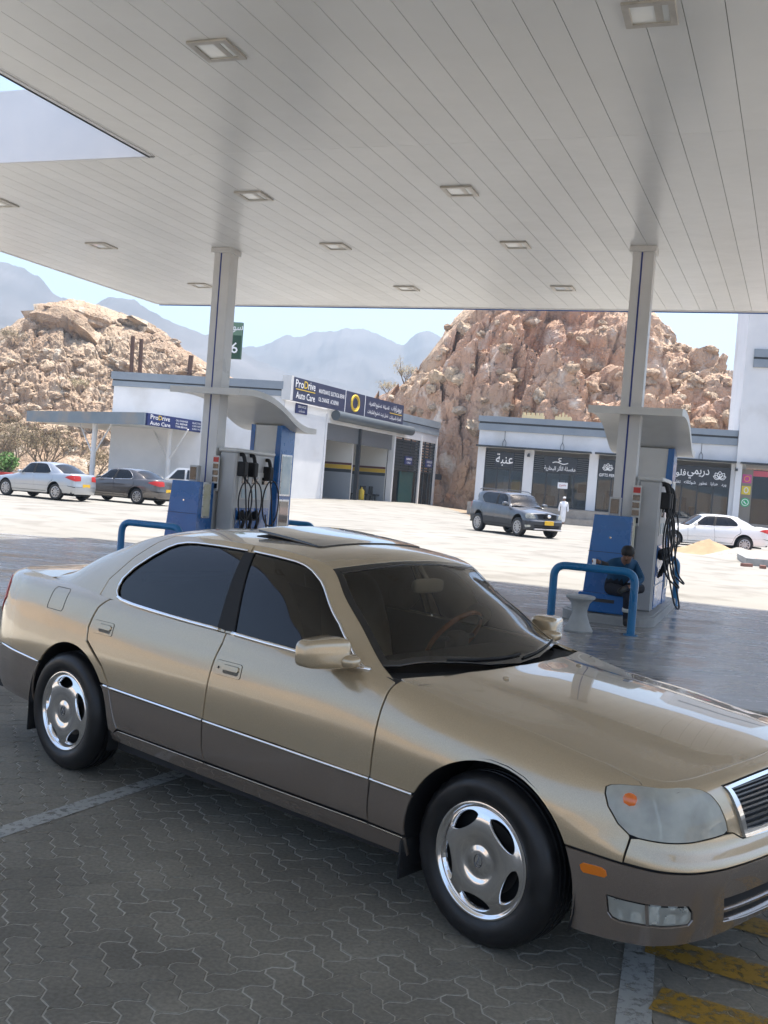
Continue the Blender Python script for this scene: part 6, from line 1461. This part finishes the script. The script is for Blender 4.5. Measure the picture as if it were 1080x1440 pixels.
# white pickup with a railed bed, behind the left pump
pk = thing('pickup_truck', 'white pickup truck with a white railed bed behind the left pump', 'pickup', at(-10.9,49.2), R(172))
def pickup():
    p = pk; wp = wpaint
    prof = [(.55,.45),(.60,.75),(.50,.98),(-.35,1.08),(-.85,1.60),(-1.0,1.66),(-2.0,1.68),(-2.2,1.60),(-2.25,1.05),(-2.25,.40)]
    V = [(x, s*(.84 if z < 1.1 else .84-.22*(z-1.1)), z) for s in (-1, 1) for x, z in prof]; n = len(prof)
    mb = MB(); mb.add(V, [tuple(range(n)), tuple(range(n, 2*n))[::-1]]+[(i, n+i, n+(i+1) % n, (i+1) % n) for i in range(n)]); mb.build('cab', wp, p)
    for s in (-1, 1):
        for q in ([(-.55,1.10),(-.92,1.55),(-1.30,1.58),(-1.32,1.12)], [(-1.42,1.12),(-1.42,1.58),(-1.98,1.58),(-2.08,1.12)]):
            mb = MB(); mb.add([(x, s*(.845-.22*(z-1.1)), z) for x, z in q], [(0,1,2,3)]); mb.build('side_window', M['bgglass'], p)
    mb = MB(); mb.add([(-.38,-.72,1.10),(-.38,.72,1.10),(-.84,.66,1.57),(-.84,-.66,1.57)], [(0,1,2,3)]); [mb.V.__setitem__(i, (v[0]+.02, v[1], v[2]+.02)) for i, v in enumerate(mb.V)]; mb.build('windscreen', M['wsglass'], p)
    mb = MB(); mb.box((-3.35,0,.78), (2.15,1.68,.55), b=.04); mb.build('bed', wp, p)
    mb = MB()
    for s in (-1, 1):
        for z in (1.1, 1.62): mb.tube([(-2.35,s*.80,z),(-4.4,s*.80,z)], .03, 6)
        for k in range(13): mb.tube([(-2.35-k*2.05/12,s*.80,1.05),(-2.35-k*2.05/12,s*.80,1.64)], .022, 6)
    for k in range(9): mb.tube([(-4.4,-.8+.2*k,1.05),(-4.4,-.8+.2*k,1.64)], .022, 6)
    mb.tube([(-4.4,-.8,1.62),(-4.4,.8,1.62)], .03, 6); mb.build('bed_rails', M['wallw'], p)
    for x, sd in ((0,1),(0,-1),(-3.05,1),(-3.05,-1)): wheel(p, x, -.72*sd, sd, 'spoke', wmb, 0, .34, .22, .2)
pickup()
# ---------------------------------------------------------------- people
def person(name, label, J, E_, root, mats, owner, head, hand_pts=()):
    """J: joint -> (position, radius); E_: bones; owner: bone label -> material index"""
    keys = list(J); me = bpy.data.meshes.new(name); me.from_pydata([J[k][0] for k in keys], [(keys.index(a), keys.index(b)) for a, b in E_], [])
    o = link(bpy.data.objects.new(name, me)); md = o.modifiers.new('skin', 'SKIN'); md.use_smooth_shade = True
    for i, k in enumerate(keys):
        r = J[k][1]; me.skin_vertices[0].data[i].radius = (r, r) if not isinstance(r, tuple) else r
        me.skin_vertices[0].data[i].use_root = (k == root)
    ss = o.modifiers.new('sub', 'SUBSURF'); ss.levels = 2; ss.render_levels = 2
    bpy.context.view_layer.update(); ev = o.evaluated_get(bpy.context.evaluated_depsgraph_get()); m2 = bpy.data.meshes.new_from_object(ev)
    bpy.data.objects.remove(o)
    for m in mats: m2.materials.append(m)
    seg = [(Vector(J[a][0]), Vector(J[b][0]), owner(a, b)) for a, b in E_]
    for p in m2.polygons:
        c = p.center; best = 9; mi = 0
        for a, b, k in seg:
            t = max(0, min(1, (c-a).dot(b-a)/max(1e-9, (b-a).length_squared))); d = (c-(a+(b-a)*t)).length
            if d < best: best = d; mi = k
        p.material_index = mi; p.use_smooth = True
    ob = link(bpy.data.objects.new('body', m2)); return ob
M['cov'] = noisy('blue work shirt', (.010,.055,.12), (.016,.075,.155), 9, .8, bump=.3, bscale=25); M['trou'] = noisy('dark navy trousers', (.012,.014,.022), (.02,.022,.032), 8, .85, bump=.3, bscale=25); M['shoe'] = mat('dark shoe', (.02,.018,.016), .6); M['hivis'] = mat('reflective band', (.55,.56,.52), .4)
O = Vector((.10,.44,0))
def q_(x, y, z): return tuple(Vector((x, y, z))+O)
J = dict(pel=(q_(3.36,14.20,.53),.145), bel=(q_(3.38,14.10,.70),.145), che=(q_(3.38,13.93,.86),.160), nec=(q_(3.39,13.80,.965),.058), hea=(q_(3.385,13.71,1.01),.075), top=(q_(3.37,13.665,1.095),.070),
    shr=(q_(3.22,13.90,.90),.075), elr=(q_(3.12,13.78,.86),.050), wrr=(q_(2.97,13.66,.915),.032), har=(q_(2.92,13.63,.925),.034), f1=(q_(2.86,13.60,.935),.011), f2=(q_(2.87,13.59,.912),.011), f3=(q_(2.88,13.585,.895),.010), f4=(q_(2.895,13.585,.880),.009), th=(q_(2.93,13.595,.955),.011),
    shl=(q_(3.56,13.98,.90),.075), ell=(q_(3.67,13.90,.70),.050), wrl=(q_(3.55,13.74,.64),.032), hal=(q_(3.50,13.70,.635),.036), g1=(q_(3.45,13.665,.64),.011), g2=(q_(3.455,13.66,.62),.011), g3=(q_(3.465,13.66,.605),.010),
    hpr=(q_(3.28,14.12,.52),.105), knr=(q_(3.44,13.74,.50),.075), anr=(q_(3.46,13.80,.11),.048), tor=(q_(3.42,13.64,.055),.042),
    hpl=(q_(3.46,14.14,.52),.105), knl=(q_(3.66,13.80,.58),.075), anl=(q_(3.36,13.66,.57),.048), tol=(q_(3.27,13.60,.52),.042))
E_ = [('pel','bel'),('bel','che'),('che','nec'),('nec','hea'),('hea','top'),('che','shr'),('shr','elr'),('elr','wrr'),('wrr','har'),('har','f1'),('har','f2'),('har','f3'),('har','f4'),('wrr','th'),('che','shl'),('shl','ell'),('ell','wrl'),('wrl','hal'),('hal','g1'),('hal','g2'),('hal','g3'),('pel','hpr'),('hpr','knr'),('knr','anr'),('anr','tor'),('pel','hpl'),('hpl','knl'),('knl','anl'),('anl','tol')]
def own(a, b):
    if b in ('hea','top','nec'): return 2 if b != 'nec' else 0
    if b in ('har','f1','f2','f3','f4','th','hal','g1','g2','g3'): return 2
    if b in ('tor','tol'): return 3
    if b in ('hpr','hpl','knr','knl','anr','anl'): return 1
    return 0
pa = thing('person', 'person in blue work clothes sitting bent over on the pump step', 'person', (0,0,0))
bo = person('body', '', J, E_, 'pel', [M['cov'], M['trou'], M['skin'], M['shoe']], own, None); bo.parent = pa
hc = Vector(J['hea'][0]).lerp(Vector(J['top'][0]), .55)
mb = MB(); V, F = superell(hc+Vector((.008,.028,.035)), (.092,.100,.088), 2.2, 22, 14, fn=lambda q: (q[0]*(1+.06*math.sin(q[2]*90+q[1]*70)), q[1]*(1+.06*math.sin(q[0]*95)), q[2])); mb.add(V, F); mb.build('hair', M['hair'], pa, True)
fd_ = Vector((-.35,-.80,-.48)).normalized(); up_ = Vector((-.1,-.45,.88)).normalized(); rt = fd_.cross(up_).normalized()
mb = MB(); V, F = superell((0,0,0), (.012,.018,.016), 2, 10, 6); nz_ = hc+fd_*.085-up_*.02; mb.add([tuple(nz_+Vector(v)) for v in V], F)
for s in (-1, 1): e = hc+rt*(s*.076)-up_*.01; V, F = superell(e, (.012,.018,.026), 2, 10, 6); mb.add(V, F)
mb.build('nose_and_ears', M['skin'], pa, True)
mb = MB()
for s in (-1, 1): e = hc+fd_*.074+rt*(s*.030)+up_*.012; V, F = superell(e, (.012,.010,.006), 2, 8, 5); mb.add(V, F)
e = hc+fd_*.078-up_*.055; V, F = superell(e, (.022,.008,.006), 2, 8, 5); mb.add(V, F); mb.build('eyes_and_mouth', mat('dark features', (.03,.015,.012), .5), pa, True)
def band(a, b, r):
    a, b = Vector(a), Vector(b); mb = MB(); mb.tube([a, b], r, 14); return mb.build('reflective_band', M['hivis'], pa, True)
k0, k1 = Vector(J['knr'][0]), Vector(J['anr'][0]); band(k0.lerp(k1,.55), k0.lerp(k1,.68), .066)
mb = MB(); mb.tube([Vector(J['elr'][0]).lerp(Vector(J['wrr'][0]),.1), Vector(J['elr'][0]).lerp(Vector(J['wrr'][0]),.85)], [.052,.038], 12); mb.build('sleeve', M['shoe'], pa, True)
ph_ = thing('phone', 'small white phone in the hand of the seated attendant', 'phone', Vector(J['har'][0])+Vector((-.03,-.05,-.03))); mb = MB(); mb.box((0,0,0), (.012,.07,.13), .5, .004); pb = mb.build('case', M['ltr'], ph_)
# person in a white robe near the shops
px_, py_ = 11.35, 63.6; gz_ = ground_z(px_, py_)-.022
def w_(x, y, z): return (px_+x, py_+y, gz_+z)
J = dict(pel=(w_(0,0,.92),.19), hem=(w_(0,0,.16),.20), che=(w_(0,0,1.32),.19), nec=(w_(0,0,1.50),.062), hea=(w_(0,-.02,1.60),.085), top=(w_(0,-.01,1.70),.08), shr=(w_(-.21,0,1.38),.075), elr=(w_(-.27,.03,1.10),.065), har=(w_(-.28,-.04,.84),.042), shl=(w_(.21,0,1.38),.075), ell=(w_(.27,.03,1.10),.065), hal=(w_(.28,-.04,.84),.042), fr=(w_(-.10,-.05,.04),.05), fl=(w_(.10,.02,.04),.05))
E2 = [('pel','hem'),('pel','che'),('che','nec'),('nec','hea'),('hea','top'),('che','shr'),('shr','elr'),('elr','har'),('che','shl'),('shl','ell'),('ell','hal'),('hem','fr'),('hem','fl')]
M['robe'] = noisy('white robe cloth', (.68,.69,.72), (.76,.77,.79), 6, .8)
pw = thing('person', 'person in a long white robe and white cap walking by the shop steps', 'person', (0,0,0))
bo = person('body', '', J, E2, 'pel', [M['robe'], M['skin']], lambda a, b: 1 if b in ('hea','top','fr','fl') else 0, None); bo.parent = pw
mb = MB(); c_ = Vector(J['top'][0])+Vector((0,0,.02)); V, F = superell(c_, (.098,.105,.065), 3, 18, 8); mb.add(V, F); mb.build('cap', M['robe'], pw, True)
# ---------------------------------------------------------------- right-hand clutter
def heap(name, label, pos, r, h, m, seed):
    V = []; F = []; nr, na = 14, 34
    for j in range(nr+1):
        t = j/nr
        for i in range(na):
            a = 2*math.pi*i/na; rr = r*t*(1+.18*noise.noise(Vector((math.cos(a)*1.3+seed, math.sin(a)*1.3, seed)))); x, y = rr*math.cos(a)*1.35, rr*math.sin(a)
            V.append((x, y, h*(1-t)**1.1*(1+.2*noise.noise(Vector((x*1.4, y*1.4, seed))))+.05*noise.fractal(Vector((x*4, y*4, seed)), 1, 2, 4)*(1-t)-.02*t))
    for j in range(nr):
        for i in range(na): F.append((j*na+i, j*na+(i+1) % na, (j+1)*na+(i+1) % na, (j+1)*na+i))
    o = mesh(name, V, F, m, smooth=True); o.location = pos; return tag(o, label, 'heap')
heap('sand_pile', 'low heap of brown sand in front of the white saloon', at(12.15,37.2), 1.15, .55, noisy('brown sand', (.30,.215,.125), (.38,.28,.17), 3, .95, bump=.4, bscale=18), 2.)
heap('gravel_pile', 'grey gravel heap beside the brown sand', at(12.85,36.0), 1.05, .38, noisy('grey gravel', (.24,.23,.205), (.40,.385,.35), 16, .95, bump=.8, bscale=30), 5.)
# pink paved platform with kerb
pvp = structure(link(bpy.data.objects.new('raised_pavement', None)))
Pk = [(11.75,32.2),(13.9,40.5),(22,39),(22,30.5)]; zk = .22
def ring_poly(P, z0, z1): return prism_vf(P, z0, z1)
V, F = ring_poly(Pk, .05, .36); mesh('kerb_edge', V, F, M['kerb'], pvp)
mp_ = noisy('pink paver', (.42,.31,.265), (.52,.40,.345), 3, .8)
for i in range(14):
    for j in range(9):
        fx0, fx1, fy0, fy1 = i/14, (i+1)/14-.004, j/9, (j+1)/9-.006
        def bl(u, v):
            u = .03+.96*u; v = .04+.92*v
            a = Vector(Pk[0]).lerp(Vector(Pk[1]), v); b = Vector(Pk[3]).lerp(Vector(Pk[2]), v); return a.lerp(b, u)
        Q = [bl(fx0,fy0), bl(fx1,fy0), bl(fx1,fy1), bl(fx0,fy1)]; V, F = prism_vf([tuple(p) for p in Q], .36, .372); mesh('paving_slab', V, F, mp_, pvp)
for k, (x, y) in enumerate(((11.55,31.6),(11.95,31.3))):
    c = MB(); c.box((0,0,.05), (.34,.18,.10), b=.006); o = c.build('loose_brick', noisy('red brick', (.20,.10,.08), (.28,.15,.12), 5, .9), None); o.location = at(x, y); o.rotation_euler = (0,0,.3+k); tag(o, 'loose reddish brick lying by the pavement kerb', 'brick', 'loose bricks')
c = MB(); c.lathe([(.30,0),(.30,1.15),(.27,1.28),(.18,1.36),(0,1.38)], 20); o = c.build('white_post', M['wallw'], None, 'auto'); o.location = (15.9,39.4,.37); tag(o, 'thick white round-topped post on the pink pavement', 'post')
bk = thing('bicycle', 'small bicycle with a lime bag parked at the tower building', 'bicycle', at(19.2,56.5), R(200))
for x in (-.52, .52):
    c = MB(); c.tube([(x+.33*math.cos(a), 0, .34+.33*math.sin(a)) for a in np.linspace(0, 2*math.pi, 25)], .022, 6, cap=False); c.build('wheel', M['black'], bk)
c = MB(); c.tube([(-.52,0,.34),(-.12,0,.34),(.38,0,.80),(-.22,0,.78),(-.12,0,.34)], .022, 6); c.tube([(.52,0,.34),(.36,0,.95)], .022, 6); c.tube([(-.52,0,.34),(-.22,0,.78),(-.25,0,.95)], .02, 6); c.build('frame', M['signblue'], bk)
c = MB(); c.tube([(.34,-.28,1.0),(.36,0,.97),(.34,.28,1.0)], .018, 6); c.build('handlebar', M['black'], bk); c = MB(); c.box((-.26,0,.98), (.25,.12,.06), b=.02); c.build('saddle', M['black'], bk)
c = MB(); c.box((.45,0,1.15), (.30,.36,.40), b=.06); c.build('bag', mat('lime bag', (.35,.55,.03), .6), bk)
# ---------------------------------------------------------------- plants, poles, planter on the left
M['twig'] = noisy('dry twig', (.13,.095,.065), (.20,.15,.10), 9, .9); M['dryleaf'] = noisy('dry olive leaf', (.16,.125,.065), (.24,.19,.11), 7, .85); M['greenleaf'] = noisy('green leaf', (.05,.12,.025), (.09,.19,.04), 6, .7); M['paleleaf'] = noisy('pale straw', (.34,.28,.16), (.42,.36,.22), 6, .85)
def shrub(name, label, pos, h, w, nst, nleaf, leafm, seed, leaf=.10, cat='tree', grp=None):
    r = thing(name, label, cat, pos, 0, grp); rg = random.Random(seed); tr_ = MB(); tips = []
    def branch(p, d, L, rad, lvl):
        P = [p]; q = p.copy(); dd = d.copy()
        for k in range(4): dd = (dd+Vector((rg.uniform(-.25,.25), rg.uniform(-.25,.25), rg.uniform(-.05,.18)))).normalized(); q = q+dd*(L/4); P.append(q.copy())
        tr_.tube(P, [rad*(1-.16*i) for i in range(5)], 5 if lvl else 7, cap=False)
        if lvl >= 3: tips.extend(P[2:]); return
        for k in range(3 if lvl < 2 else 2):
            a = rg.uniform(0, 6.3); sp = Vector((math.cos(a), math.sin(a), rg.uniform(.1,.9))).normalized(); branch(P[rg.choice((2,3,4))], (dd*.55+sp*.75).normalized(), L*rg.uniform(.55,.8), rad*.55, lvl+1)
        tips.append(P[-1])
    for k in range(nst):
        a = 2*math.pi*k/nst+rg.uniform(-.4,.4); branch(Vector((math.cos(a)*.1, math.sin(a)*.1, -.05)), Vector((math.cos(a)*w/h*.55, math.sin(a)*w/h*.55, .8)).normalized(), h*.45, .055*h/2.2, 0)
    tr_.build('trunk', M['twig'], r)
    lf = MB()
    for k in range(nleaf):
        p = rg.choice(tips)+Vector((rg.gauss(0,.16*w/2.5), rg.gauss(0,.16*w/2.5), rg.gauss(0,.13*h/2.2))); a = Vector((rg.gauss(0,1), rg.gauss(0,1), rg.gauss(0,1))).normalized(); b = a.orthogonal().normalized(); s = leaf*rg.uniform(.5,1.2)
        lf.add([p+a*s, p+b*s*.35, p-a*s, p-b*s*.35], [(0,1,2,3)])
    lf.build('crown', leafm, r); return r
def on_ground(px, y): p = dep(px, 640, y); return (p.x, y, ground_z(p.x, y)-.05)
shrub('dry_tree', 'bare brown branching tree left of the shade post', on_ground(66, 78), 4.6, 5.2, 4, 1500, M['dryleaf'], 4, .10, grp=None)
shrub('dry_tree', 'bare spreading tree above the red planter', on_ground(14, 80), 4.8, 6.5, 5, 1700, M['dryleaf'], 9, .10)
shrub('dry_bush', 'low dry bush under the middle of the shade roof', on_ground(135, 82), 3.0, 4.5, 4, 1100, M['dryleaf'], 15, .10, 'bush')
shrub('dry_bush', 'low dry bush halfway up the scree hill', cast(TL, 110, 552) or (-34,95,5), 1.6, 2.6, 4, 500, M['paleleaf'], 19, .10, 'bush')
shrub('straw_bush', 'pale straw bush on the cliff edge above the garage sign', cast(TR, 570, 540) or (2,105,14), 2.6, 3.2, 5, 600, M['paleleaf'], 23, .10, 'bush')
shrub('straw_bush', 'small straw tuft at the low end of the cliff ridge', cast(TR, 545, 553) or (0,105,13), 1.6, 2.6, 5, 400, M['paleleaf'], 29, .10, 'bush')
shrub('dry_bush', 'grey thorn bush by the crown of the scree hill', cast(TL, 17, 487) or (-44,105,10), 2.2, 3.6, 5, 600, M['dryleaf'], 31, .10, 'bush')
gp = on_ground(4, 47); shrub('green_shrub', 'fresh green shrub growing from the red planter', (gp[0], gp[1], gp[2]+.4), 1.5, 1.4, 5, 1100, M['greenleaf'], 37, .10, 'shrub')
pt_ = thing('planter', 'red painted planter box under the green shrub', 'planter', gp); c = MB(); c.box((0,0,.42), (1.3,1.0,.84), b=.03); bx_ = c.build('box', mat('red planter', (.42,.03,.025), .6), pt_); c = MB(); c.box((0,0,.85), (1.16,.86,.03)); c.build('soil', M['twig'], pt_)
for k, (px1, py0, py1) in enumerate(((186,473,556),(198,477,560),(268,500,530))):
    b = cast(TL, px1-3, py1)
    if b is None: continue
    D = b.y; t_ = dep(px1+1, py0, D); c = MB(); c.tube([(b.x,b.y,b.z-.6),(t_.x,t_.y,t_.z)], .20 if k < 2 else .26, 8); o = c.build('utility_pole', noisy('rusty pole', (.085,.045,.03), (.13,.07,.045), 4, .8), None); tag(o, ['tall rusty pole on the scree hill, the one farther from the column','tall rusty pole on the scree hill, the middle one of three','short thick rusty pole on the scree hill beside the canopy column'][k], 'pole')
    if k < 2:
        for dz in (.3, .8): e = Vector((b.x+9, b.y+3, t_.z-6.5)); c = MB(); c.tube([Vector((t_.x,t_.y,t_.z-dz-1)).lerp(e, s/8)-Vector((0,0,1.2*math.sin(math.pi*s/8))) for s in range(9)], .025, 4); o2 = c.build('cable', M['twig'], o)
